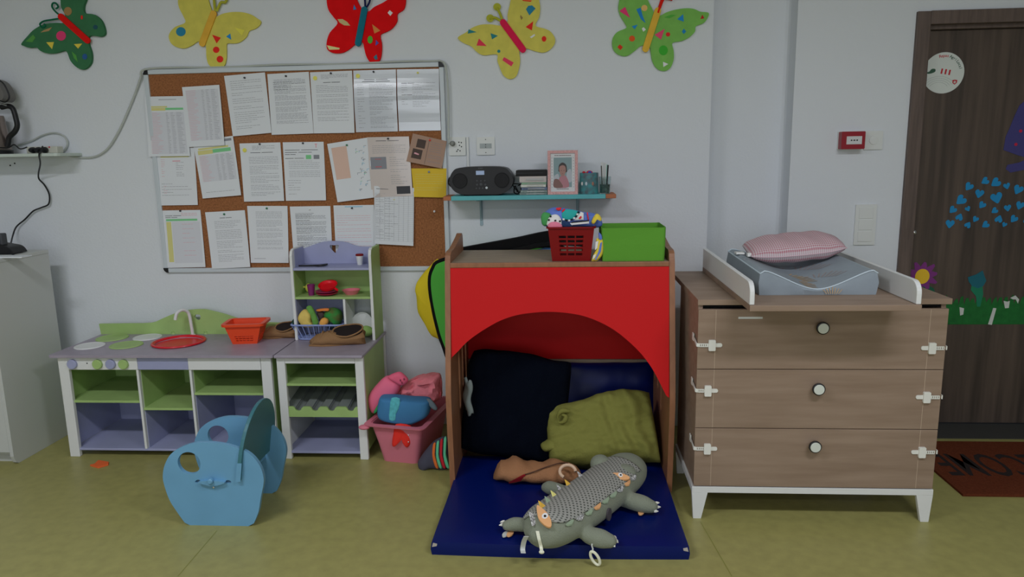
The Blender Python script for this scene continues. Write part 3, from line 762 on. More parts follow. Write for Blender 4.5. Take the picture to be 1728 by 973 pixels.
    ribbon('tag', [P(888, 905, Z=.13), P(884, 914, Z=.10), P(882, 926, Z=.065), P(883, 933, Z=.0635)], .009, LG)
    ribbon('bone_tab', [hit(907, 897)+Vector((0, -.004, .004)), hit(910, 910)+Vector((0, -.006, .003)), hit(913, 921)+Vector((0, -.008, .002)), P(914, 931, Z=.085)], .006, mat('cream_cloth', (165, 160, 145), .9, k=2.5))
    MB().ell(P(914, 931, Z=.085), (.010, .006, .007)).build('bone_end', MATS['cream_cloth'], t, smooth=True)
    for (x, y, z, m, r) in ((861, 900, .068, OR, .012), (853, 901, .066, LG, .011), (1082, 864, .069, OR, .012)):
        c = P(x, y, Z=z); MB().prism([circ(0, 0, r, 16, r*1.9)], lambda u, v, w: c+Vector((u+v*.25, v, w)), -.002, .003).build('leaf_tab', m, t)
    # ring teether hanging over the mat edge
    c = P(1004, 940, Z=.03); c.y = -1.405; pts = [c+Vector((.026*math.cos(i*PI/12)*.55+.01*math.sin(i*PI/12), -.012*math.cos(i*PI/12)-.008, .034*math.sin(i*PI/12))) for i in range(25)]
    c2 = c+Vector((.0, -.02, .004))
    pts = [c2+Vector((.014*math.cos(i*PI/12)-.010*math.sin(i*PI/12), -.004*math.cos(i*PI/12), .026*math.sin(i*PI/12))) for i in range(25)]
    tr = MB().tube(pts, .0055, 8).build('teether_ring', mat('cream_wood', (170, 160, 140), .6, k=2.6), t, smooth=True)
    MB().tube(spline([P(1006, 906, Z=.10), P(999, 918, Z=.08), c2+Vector((-.008, .012, .03)), c2+Vector((-.010, 0, .026))], 5), .003, 8).build('cord', LG, t, smooth=True)
crocodile()

# ------------------------------------------------------------------ folded play tent behind the playhouse
def play_tent():
    t = thing('folded_play_tent', 'folded pop-up play tent in green, yellow and blue behind the playhouse', 'play tent', (-.3, -.1, .3))
    GRN = mat('tent_green', (62, 132, 52), .8, k=2.5, spec=.1, bump=.1, bscale=30); YEL = mat('tent_yellow', (168, 140, 30), .8, k=2.6, spec=.1, bump=.3, bscale=18)
    BLU = mat('tent_blue', (44, 84, 124), .8, k=2.4)
    y = -.105
    cs = [P(a, b, Y=y) for a, b in [(742, 440), (731, 452), (726, 470), (728, 500), (736, 540), (748, 580), (770, 618), (850, 640), (950, 600), (980, 500), (960, 425), (915, 415), (850, 420), (790, 428)]]
    loop = smooth_loop([(p.x, p.z) for p in cs], 5)
    MB().prism([loop], lambda u, v, w: Vector((u, y-w, v)), -.02, .02).build('green_panel', GRN, t, bevel=.004)
    MB().tube([Vector((u, y-.012, v)) for u, v in loop]+[Vector((loop[0][0], y-.012, loop[0][1]))], .011, 10).build('rim_cord', BLACKM, t, smooth=True)
    # yellow fabric bulging to the left
    yo = [P(a, b, Y=y-.0) for a, b in [(741, 440), (722, 452), (704, 474), (699, 488), (701, 500), (704, 528), (716, 548), (727, 568), (740, 575), (748, 590), (760, 560), (750, 500)]]
    lp = smooth_loop([(p.x, p.z) for p in yo], 4); c = (sum(a for a, b in lp)/len(lp), sum(b for a, b in lp)/len(lp))
    mb = MB(); rr = []
    for k, wv in ((1, .0), (.97, .018), (.85, .032), (.55, .042), (.1, .046)):
        rr.append([Vector((c[0]+(a-c[0])*k, y+.03-wv+.008*fbm((a*k, b*k, 0), 18), c[1]+(b-c[1])*k)) for a, b in lp])
    mb.rings(rr); mb.build('yellow_fabric', YEL, t, smooth=True)
    # black straps and blue cloth rising towards the right
    pts = spline([P(776, 421, Y=-.19), P(820, 413, Y=-.19), P(870, 404, Y=-.19), P(935, 392, Y=-.19), P(990, 400, Y=-.19)], 5)
    rr = [[p+Vector((0, .005, -.014-.03*min(1, i/9))), p+Vector((0, .03, -.014-.03*min(1, i/9))), p+Vector((0, .03, .009)), p+Vector((0, -.005, .008))] for i, p in enumerate(pts)]
    MB().rings(rr).build('strap', BLACKM, t, bevel=.002)
    pts = spline([P(830, 434, Y=-.24), P(880, 420, Y=-.24), P(930, 411, Y=-.24), P(985, 412, Y=-.24)], 5)
    rr = [[p+Vector((0, .0, -.012)), p+Vector((0, .02, -.012)), p+Vector((0, .02, .012)), p+Vector((0, -.0, .012))] for p in pts]
    MB().rings(rr).build('strap', BLACKM, t, bevel=.003)
    mb = MB(); bl = [P(a, b, Y=-.22) for a, b in [(845, 436), (920, 418), (960, 418), (960, 450), (845, 450)]]
    MB().prism([[(p.x, p.z) for p in bl]], lambda u, v, w: Vector((u, -.205-w, v)), 0, .01).build('blue_fabric', BLU, t)
play_tent()

# ------------------------------------------------------------------ baskets and bins
def taper_basket(name, label, cat, c, w0, d0, w1, d1, h, m, cols=0, rows=0, rim=.012, rz=0, th=.004, mz=(.2, .85), mx=.16, slot=.7, group=None):
    c = Vector(c); cr, sr = math.cos(rz), math.sin(rz)
    t = thing(name, label, cat, c, group)
    def W(x, y, z): return c+Vector((x*cr-y*sr, x*sr+y*cr, z))
    body = MB()
    sides = [((-1, -1), (1, -1)), ((1, -1), (1, 1)), ((1, 1), (-1, 1)), ((-1, 1), (-1, -1))]
    for (a, b) in sides:
        def fn(u, v, w, a=a, b=b):
            wx = w0+(w1-w0)*v; dy = d0+(d1-d0)*v
            x = (a[0]+(b[0]-a[0])*u)*(wx/2-w*(1 if a[0] == b[0] or True else 0)); y = (a[1]+(b[1]-a[1])*u)*(dy/2-w)
            return W(x, y, v*h)
        holes = []
        if cols:
            cw_ = (1-2*mx)/cols; rh = (mz[1]-mz[0])/rows
            for i in range(cols):
                for j in range(rows):
                    u0 = mx+cw_*i+cw_*.08; v0 = mz[0]+rh*j+rh*(1-slot)/2
                    holes.append([(u0, v0), (u0+cw_*.84, v0), (u0+cw_*.84, v0+rh*slot), (u0, v0+rh*slot)])
        body.prism([[(0, 0), (1, 0), (1, 1), (0, 1)]]+holes, fn, 0, th)
    body.box((-w0/2, -d0/2, 0), (w0/2, d0/2, th), lambda v: W(v.x, v.y, v.z))
    body.build('body', m, t, bevel=0)
    if rim:
        rr = []
        for k, z in ((0, h-rim*.9), (rim, h-rim*.9), (rim*1.05, h), (0, h+.001), (-th*1.2, h), (-th*1.2, h-rim*.5)):
            rr.append([W(x, y, z) for x, y in rrect(-w1/2-k, -d1/2-k, w1/2+k, d1/2+k, .012+max(0, k))])
        mb = MB(); n = len(rr[0]); mb.rings(rr+[rr[0]], cap0=False, cap1=False); mb.build('rim', m, t, smooth=True)
    return t, W
REDP = mat('red_plastic', (122, 4, 8), .45, k=1.2, spec=.25)
RZ = 1.031
a = P(926, 438, Z=RZ); b = P(1000, 440, Z=RZ)
taper_basket('toy_basket', 'dark red slotted plastic basket on the playhouse roof', 'basket', ((a.x+b.x)/2+.004, -.665, RZ), .165, .12, .20, .15, .150, REDP, 3, 5, rz=-.02, rim=.007, mz=(.14, .78), slot=.55, mx=.2)
def cloth_toys():
    t = thing('cloth_book', 'colourful patterned baby cloth book heaped in the red basket', 'cloth book', ((a.x+b.x)/2, -.665, RZ+.02))
    cx = (a.x+b.x)/2; z0 = RZ+.005
    cols = {'teal': (30, 120, 118), 'blue': (70, 90, 150), 'green': (50, 110, 60), 'yellow': (185, 145, 50), 'white': (165, 165, 165), 'red': (165, 30, 40), 'black': (15, 15, 18), 'pink': (175, 90, 110), 'navy': (20, 40, 70)}
    C = {k: mat('cloth_'+k, v, .85, k=2.4) for k, v in cols.items()}
    # stuffing body: a soft rounded mound traced to the photo silhouette
    px = [(915, 366), (922, 356), (934, 350), (950, 351), (968, 354), (985, 358), (1002, 360), (1014, 368), (1012, 384), (960, 384), (918, 382)]
    lp = smooth_loop([(p.x, p.z) for p in [P(x, y, Y=-.68) for x, y in px]], 4); cc = (sum(q[0] for q in lp)/len(lp), sum(q[1] for q in lp)/len(lp))
    def mound(mb, lp, y, depth, mi):
        c0 = (sum(q[0] for q in lp)/len(lp), sum(q[1] for q in lp)/len(lp)); rr = []
        for k, wv in ((.15, -1), (.7, -.85), (.95, -.4), (1, 0), (.95, .4), (.7, .85), (.15, 1)):
            rr.append([Vector((c0[0]+(u-c0[0])*k, y+wv*depth, c0[1]+(v-c0[1])*k)) for u, v in lp])
        mb.m(mi).rings(rr)
    mb = MB(); mound(mb, lp, -.665, .05, 0); mb.build('blue_page', C['blue'], t, smooth=True)
    def patch(name, m, pts, y, dep=.004, sm=3):
        l = [(p.x, p.z) for p in [P(x, y_, Y=y) for x, y_ in pts]]
        if sm: l = smooth_loop(l, sm)
        mb = MB(); mound(mb, l, y, dep, 0); mb.build(name, C[m], t, smooth=True)
    patch('green_page', 'green', [(913, 366), (918, 358), (930, 362), (926, 378), (916, 380)], -.715, .012)
    patch('teal_page', 'teal', [(948, 360), (956, 353), (978, 357), (972, 367), (960, 372), (950, 370)], -.712, .006)
    patch('white_page', 'white', [(930, 363), (941, 362), (948, 372), (946, 381), (924, 381), (924, 370)], -.722, .01)
    patch('pink_page', 'pink', [(927, 376), (938, 374), (947, 378), (947, 384), (926, 384)], -.734, .006)
    patch('red_patch', 'red', [(938, 351), (947, 350), (946, 354), (941, 355)], -.713, .004)
    patch('red_patch', 'red', [(950, 353), (954, 352), (952, 356), (948, 358)], -.713, .004)
    patch('white_page', 'white', [(968, 372), (980, 357), (985, 359), (985, 371)], -.716, .004, 0)
    patch('red_patch', 'red', [(976, 368), (980, 364), (982, 366), (979, 370)], -.722, .003, 0)
    patch('red_patch', 'red', [(990, 358), (992, 358), (994, 371), (992, 371)], -.716, .003, 0)
    patch('navy_page', 'navy', [(946, 370), (958, 374), (966, 382), (948, 382)], -.722, .006)
    patch('white_stripe', 'white', [(962, 376), (994, 373), (994, 377), (963, 380)], -.722, .004, 0)
    patch('black_stripe', 'black', [(964, 374), (994, 371), (994, 373), (964, 376)], -.724, .003, 0)
    patch('yellow_page', 'yellow', [(998, 374), (1004, 362), (1010, 361), (1015, 368), (1014, 373), (1008, 370), (1002, 378)], -.722, .012)
    for x, y in ((929, 365), (926, 371), (937, 372), (945, 373)):
        patch('black_spot', 'black', [(x-1.6, y-1), (x+1.6, y-1.4), (x+1.4, y+1), (x-1.2, y+1.4)], -.734, .002)
    pts = [(976, 358), (974.5, 361.5), (972, 365), (969, 368), (965, 370.5), (960.5, 372), (956, 371.5), (951, 370)]
    for i, (x, y) in enumerate(pts):
        patch('check_square', 'black' if i % 2 == 0 else 'white', [(x-1.8, y-1.6), (x+1.8, y-1.6), (x+1.8, y+1.6), (x-1.8, y+1.6)], -.724, .003, 0)
cloth_toys()
def hanging_rag():
    t = thing('cloth_toy', 'small blue and yellow patterned cloth toy squeezed between red basket and green bin', 'cloth toy', (.2, -.7, RZ))
    for nm, m, pts in (('yellow_cloth', 'cloth_yellow', [(1006, 404), (1011, 402), (1018, 405), (1017, 428), (1006, 441), (998, 440), (1001, 430), (1006, 420)]), ('blue_cloth', 'cloth_blue', [(1010, 392), (1015, 396), (1016, 404), (1011, 404)])):
        l = smooth_loop([(p.x, p.z) for p in [P(x, y, Y=-.735) for x, y in pts]], 4)
        c0 = (sum(q[0] for q in l)/len(l), sum(q[1] for q in l)/len(l)); rr = []
        for k, wv in ((.2, -1), (.8, -.8), (1, 0), (.8, .8), (.2, 1)):
            rr.append([Vector((c0[0]+(u-c0[0])*k, -.735+wv*.012, max(RZ, c0[1]+(v-c0[1])*k))) for u, v in l])
        MB().rings(rr).build(nm, MATS[m], t, smooth=True)
    for nm, m, pts in (('blue_stripe', 'cloth_blue', [(1013, 410), (1016, 408), (1014, 424), (1006, 438), (1004, 438), (1010, 424)]), ('white_stripe', 'cloth_white', [(1005, 408), (1010, 406), (1008, 418), (1004, 422)]), ('white_stripe', 'cloth_white', [(1001, 431), (1006, 428), (1004, 434), (1000, 438)])):
        l = [(p.x, p.z) for p in [P(x, y, Y=-.748) for x, y in pts]]
        MB().prism([l], lambda u, v, w: Vector((u, -.748-w, v)), -.006, .001).build(nm, MATS[m], t)
hanging_rag()
def green_bin():
    m = mat('green_felt', (76, 126, 44), .9, k=1.8, spec=.1, bump=.12, bscale=200)
    a = P(1015, 442, Z=RZ); b = P(1125, 442, Z=RZ); cx = (a.x+b.x)/2; w = (b.x-a.x); yc = -.628; h = P(1070, 385, Y=-.74).z-RZ; d = .225
    t = thing('fabric_bin', 'empty bright green fabric storage bin on the playhouse roof', 'bin', (cx, yc, RZ))
    rr = []
    def ring(k, z, ins, sag=0):
        out = []
        for x, y in rrect(-w/2*k+ins, -d/2*k+ins, w/2*k-ins, d/2*k-ins, .012, 4):
            out.append(Vector((cx+x+.002*math.sin(y*60), yc+y+(sag*.004*math.sin(x*20)), RZ+z+(sag*(.008*abs(x/(w/2))**2-.004)))))
        return out
    rr = [ring(.97, 0, 0), ring(.99, h*.5, 0), ring(1, h-.001, 0, 1), ring(1, h, .004, 1), ring(.99, h*.5, .005), ring(.97, .005, .005)]
    MB().rings(rr).build('body', m, t, smooth=False)
green_bin()

# orange basket, shoes, on the kitchen
ORP = mat('orange_red_plastic', (205, 52, 22), .4, k=2.2)
ba = P(391, 577, Z=KT); bb = P(424, 579, Z=KT)
taper_basket('toy_shopping_basket', 'small orange red plastic shopping basket on the play kitchen worktop', 'basket', (-1.655, -.25, KT), .125, .105, .19, .14, .11, ORP, 5, 3, rz=.12, mz=(.12, .42), slot=.5, rim=.014)
def handle():
    pass
SUE = mat('tan_suede', (118, 90, 62), .9, k=1.75, spec=.15, bump=.25, bscale=60); INS = mat('shoe_opening_shade', (24, 16, 16), .9, k=1.6)
def shoe(label, base, length, ang, sc=1.0, mirror=1):
    base = Vector(base); t = thing('baby_shoe', label, 'shoe', base, 'soft tan baby shoes on the play kitchen')
    ca, sa = math.cos(ang), math.sin(ang)
    def W(p): return base+Vector((p.x*ca-p.y*sa, p.x*sa+p.y*ca, p.z))
    L = length
    st = [(0, .006, .012), (.03, .022, .026), (.12, .034, .04), (.25, .042, .052), (.38, .042, .06), (.48, .04, .056), (.6, .038, .058), (.75, .037, .06), (.88, .035, .064), (.96, .028, .066), (1.0, .014, .06)]
    rings = []; inn = []
    for s, wd, ht in st:
        ring = []
        for j in range(20):
            a = 2*PI*j/20; y = wd*math.cos(a)*sc; z = ht*.5+ht*.5*math.sin(a)
            if s > .45: z += (.016*math.cos(a)-.006)*max(0, math.sin(a))**.5*min(1, (s-.45)/.15)
            x = s*L+.006*math.sin(a*3)
            z = max(0, z*1.0)+.005*fbm((x, y, z), 45)*(2 if s < .5 else .6)
            ring.append(W(Vector((x, y, max(0, z)*sc))))
        rings.append(ring)
    MB().rings(rings).build('upper', SUE, t, smooth=True)
    # opening: rimmed dark disc on the rear half, its inner shade painted in
    op = []
    for i in range(24):
        a = 2*PI*i/24; x = L*(.70+.28*math.cos(a)); y = .034*math.sin(a)*sc
        op.append(W(Vector((x, y, (.059+.012*max(0, math.cos(a))+.018*math.sin(a))*sc))))
    lo = [W(Vector((L*(.70+.27*math.cos(2*PI*i/24)), .030*math.sin(2*PI*i/24)*sc, (.056+.015*math.sin(2*PI*i/24))*sc))) for i in range(24)]
    MB().rings([op, lo]).build('opening', INS, t, smooth=True)
    MB().tube(op+[op[0], op[1]], .0035*sc, 8).build('collar', SUE, t, smooth=True)
    # elastic gathers over the toe
    for k in (.22, .31, .40):
        pts = [W(Vector((L*(k+.03*math.sin(q*3)), (q-.5)*.062*sc, (.058-.05*(q-.5)**2*4*.5)*sc))) for q in [i/8 for i in range(9)]]
        MB().tube(pts, .004*sc, 8).build('gather', SUE, t, smooth=True)
    pts = [W(Vector((L*(-.0+i/10*.95), -.035*math.sin(PI*min(1, .2+i/10)), .004))) for i in range(10)]
    MB().tube(pts, .005*sc, 8).build('sole_edge', SUE, t, smooth=True)
sa = P(522, 582, Z=KT); sb = P(612, 577, Z=KT)
shoe('tan suede baby shoe with dark opening in front of the hutch shelves', (sa.x+.006, sa.y+.0, KT), (sb-sa).length*1.03, .10, 1.2)
sa = P(437, 571, Z=KT)
shoe('tan suede baby shoe lying between orange basket and hutch side', (sa.x, sa.y+.03, KT), .20, -.04, 1.0)

# wire basket of cloth vegetables in the hutch
def veg():
    WB = mat('pale_blue_wire', (100, 112, 150), .4, k=2.4)
    x0 = P(492, 570, Y=-.2).x+.012; x1 = HDX-.012; z = KT+.002; yc = -.175; h = .082; d = .12
    t = thing('wire_basket', 'pale blue wire basket in the lower left bay of the hutch', 'basket', ((x0+x1)/2, yc, z))
    w1 = (x1-x0)-.004; cx = (x0+x1)/2; w0 = w1*.72
    mb = MB()
    def L(k, zz): return [Vector((cx+a*(w0+(w1-w0)*k), yc-.008+b*(d*(.75+.25*k)), z+zz)) for a, b in rrect(-.5, -.5, .5, .5, .12)]
    for k, zz, r in ((1, h, .0045), (0, .004, .003), (.97, h*.97, .003)):
        l = L(k, zz); mb.tube(l+[l[0]], r, 6)
    a, b = L(0, .004), L(1, h); n = len(a)
    for side in range(4):
        i0 = side*6+5; p0, p1 = a[i0], a[(i0+1) % n]; q0, q1 = b[i0], b[(i0+1) % n]
        for k in range(8):
            u = k/7; mb.tube([p0.lerp(p1, u), q0.lerp(q1, u)], .0019, 5)
    for k in range(6):
        y = yc-.008-d*.35+k*d*.14; mb.tube([(cx-w0/2, y, z+.004), (cx+w0/2, y, z+.004)], .0018, 5)
    mb.build('wires', WB, t, smooth=True)
    z5_ = zf(9.6, 480, 500)
    def blob(name, label, cat, px, y, dep, m, n=4, group='cloth vegetables in the wire basket'):
        l = smooth_loop([(p.x, p.z) for p in [P(*z5_(a_, b_), Y=y) for a_, b_ in px]], n)
        c0 = (sum(q[0] for q in l)/len(l), sum(q[1] for q in l)/len(l)); rr = []
        for k in range(1, 12):
            an = PI*k/12; rr.append([Vector((c0[0]+(u-c0[0])*math.sin(an)**.7, y-dep*math.cos(an), c0[1]+(v-c0[1])*math.sin(an)**.7)) for u, v in l])
        o = MB().rings(rr).build(name, m, smooth=True); return tag(o, label, cat, group)
    Y1 = mat('plush_yellow', (168, 138, 72), .9, k=2.5, noise_=.15, nscale=30); G1 = mat('plush_green', (72, 112, 50), .9, k=2.4, noise_=.2, nscale=40)
    G2 = mat('plush_bright_green', (24, 105, 44), .9, k=2.3, noise_=.5, nscale=26, dark=(70, 60, 30)); O1 = mat('plush_orange', (180, 115, 55), .9, k=2.5)
    BR = mat('plush_brown', (60, 48, 46), .9, k=2); DG = mat('plush_dark_green', (20, 46, 36), .9, k=2.2)
    blob('toy_squash', 'curled yellow cloth squash in the wire basket', 'toy food', [(240, 290), (290, 225), (350, 205), (420, 250), (450, 310), (440, 400), (470, 440), (465, 490), (320, 492), (255, 430), (222, 360)], -.205, .028, Y1)
    blob('toy_pea_pod', 'long green cloth pea pod leaning in the wire basket', 'toy food', [(355, 175), (400, 145), (450, 170), (500, 270), (545, 380), (550, 440), (510, 490), (475, 470), (450, 380), (420, 270), (380, 210)], -.222, .016, G1)
    blob('toy_melon', 'bright green spotted cloth melon at the right of the wire basket', 'toy food', [(650, 260), (700, 200), (780, 180), (860, 205), (920, 260), (935, 360), (900, 450), (830, 500), (740, 440), (660, 360)], -.15, .05, G2)
    blob('toy_chestnut', 'small orange cloth nut in front of the green melon', 'toy food', [(570, 420), (600, 360), (650, 343), (700, 370), (710, 420), (670, 470), (610, 485), (575, 460)], -.225, .022, O1)
    blob('toy_carrot', 'thin orange cloth carrot lying behind the wire basket nut', 'toy food', [(510, 225), (540, 205), (640, 190), (720, 195), (715, 235), (640, 232), (550, 245)], -.19, .012, mat('plush_carrot', (185, 95, 45), .9, k=2.3))
    blob('toy_mushroom', 'dark brown cloth vegetable beneath the orange carrot', 'toy food', [(530, 250), (620, 240), (650, 300), (620, 370), (580, 400), (550, 330)], -.17, .02, BR)
    blob('toy_cucumber', 'dark green cloth vegetable at the left end of the wire basket', 'toy food', [(110, 430), (150, 360), (200, 330), (230, 390), (270, 470), (240, 500), (130, 500)], -.19, .025, DG)
    blob('toy_aubergine', 'dark navy cloth vegetable behind the big tan shoe', 'toy food', [(720, 430), (760, 420), (800, 470), (815, 530), (740, 530), (700, 500)], -.2, .02, mat('plush_navy', (24, 32, 40), .9))
    # white plate leaning in the right-hand bay
    c = P(*z5_(1250, 450), Y=-.12)
    tag(MB().lathe([(.001, .004), (.05, .004), (.058, -.002), (.06, 0), (.052, .007), (.001, .007)], (c.x+.0, -.11, KT+.062), 'Y', 36).xf(lambda v: v+Vector((0, (v.z-KT-.062)*.25, 0))).build('toy_plate', WHITE, smooth=True), 'round white toy plate standing in the lower right bay of the hutch', 'toy plate')
    c2 = P(*z5_(1330, 640), Y=-.16)
    tag(MB().ell((c2.x, -.15, KT+.03), (.035, .025, .03), lambda p: p+Vector((.004*math.sin(p.z*90), 0, 0))).build('toy_lettuce', mat('pale_green_cloth', (112, 138, 78), .9, k=2.3), smooth=True), 'pale green toy vegetable behind the heel of the tan shoe', 'toy food')
veg()

def hutch_things():
    # top shelf
    MBk = MB(); p0 = P(*z3(190, 222), Z=S1+.004); z = S1
    lp = smooth_loop([(-1.378, -.155), (-1.33, -.15), (-1.29, -.15), (-1.262, -.135), (-1.238, -.13), (-1.238, -.16), (-1.27, -.175), (-1.30, -.165), (-1.378, -.163)], 3)
    tag(MB().prism([lp], XY(z+.0005), 0, .007).xf(lambda v: v+Vector((0, 0, .004*max(0, (v.x+1.29)/.05)))).build('toy_spatula', BLACK, bevel=.001), 'thin black toy utensil lying on the top lilac hutch shelf', 'toy utensil')
    c = P(*z3(718, 225), Z=S1); 
    t = thing('toy_cup', 'small white toy cup with red lid on the top hutch shelf', 'toy cup', (c.x, c.y, S1))
    MB().lathe([(.001, 0), (.014, 0), (.0195, .048), (.001, .048)], (c.x, c.y, S1), 'Z', 24).build('cup', WHITE, t, smooth=True)
    MB().lathe([(.001, .0485), (.021, .0485), (.021, .055), (.018, .058), (.001, .058)], (c.x, c.y, S1), 'Z', 24).build('lid', REDP, t, smooth=True)
    z = S2
    PUR = mat('purple_plastic', (88, 24, 70), .4, k=2.4); MAG = mat('magenta_plastic', (130, 20, 50), .4, k=2.3); PNK = mat('pink_plastic', (185, 90, 100), .4, k=2.2)
    c = P(*z3(320, 476), Z=z)
    tag(MB().lathe([(.001, 0), (.0145, 0), (.021, .058), (.019, .058), (.013, .004), (.001, .004)], (c.x, c.y, z), 'Z', 24).build('toy_cup', PUR, smooth=True), 'purple toy cup on the green hutch shelf', 'toy cup')
    c = P(*z3(458, 468), Z=z); c.y = -.165
    tag(MB().lathe([(.001, 0), (.03, 0), (.056, .010), (.058, .014), (.052, .014), (.028, .004), (.001, .004)], (c.x, c.y, z), 'Z', 32).build('toy_plate', MAG, smooth=True), 'magenta toy plate, lower of the two stacked on the green shelf', 'toy plate', 'stacked magenta toy plates')
    tag(MB().lathe([(.001, 0), (.03, 0), (.056, .010), (.058, .014), (.052, .014), (.028, .004), (.001, .004)], (c.x-.004, c.y, z+.011), 'Z', 32).build('toy_plate', mat('berry_plastic', (120, 30, 70), .4, k=2.3), smooth=True), 'berry coloured toy plate, upper of the two stacked on the green shelf', 'toy plate', 'stacked magenta toy plates')
    t = thing('toy_pan', 'red toy frying pan tilted on top of the magenta plates', 'toy pan', (c.x+.012, c.y, z+.027))
    RP = mat('bright_red_plastic', (170, 14, 24), .4, k=2.3)
    MB().lathe([(.001, 0), (.040, 0), (.048, .013), (.050, .016), (.046, .016), (.038, .004), (.001, .004)], (c.x+.006, c.y, z+.028), 'Z', 32).xf(lambda v: v+Vector((0, 0, (v.y-c.y)*.35+.012))).build('bowl', RP, t, smooth=True)
    MB().tube([(c.x+.04, c.y-.01, z+.042), (c.x+.058, c.y-.022, z+.034), (c.x+.066, c.y-.03, z+.032)], [.006, .007, .006], 10).build('handle', RP, t, smooth=True)
    c = P(*z3(648, 466), Z=z)
    tag(MB().lathe([(.001, 0), (.03, 0), (.047, .022), (.049, .024), (.044, .024), (.028, .004), (.001, .004)], (c.x, c.y, z), 'Z', 32).build('toy_bowl', PNK, smooth=True), 'pink toy bowl on the right of the green hutch shelf', 'toy bowl')
    YP = mat('yellow_plastic', (175, 165, 70), .4, k=2.2)
    c = P(*z3(280, 462), Z=z); t = thing('toy_ladle', 'yellow toy ladle lying behind the purple cup', 'toy utensil', (c.x, c.y, z))
    MB().ell((c.x+.002, c.y+.03, z+.026), (.018, .02, .024)).build('bowl', YP, t, smooth=True)
    MB().tube([(c.x-.012, c.y+.03, z+.03), (c.x-.04, c.y+.028, z+.031), (c.x-.062, c.y+.026, z+.036)], [.005, .004, .005], 8).build('handle', YP, t, smooth=True)
hutch_things()

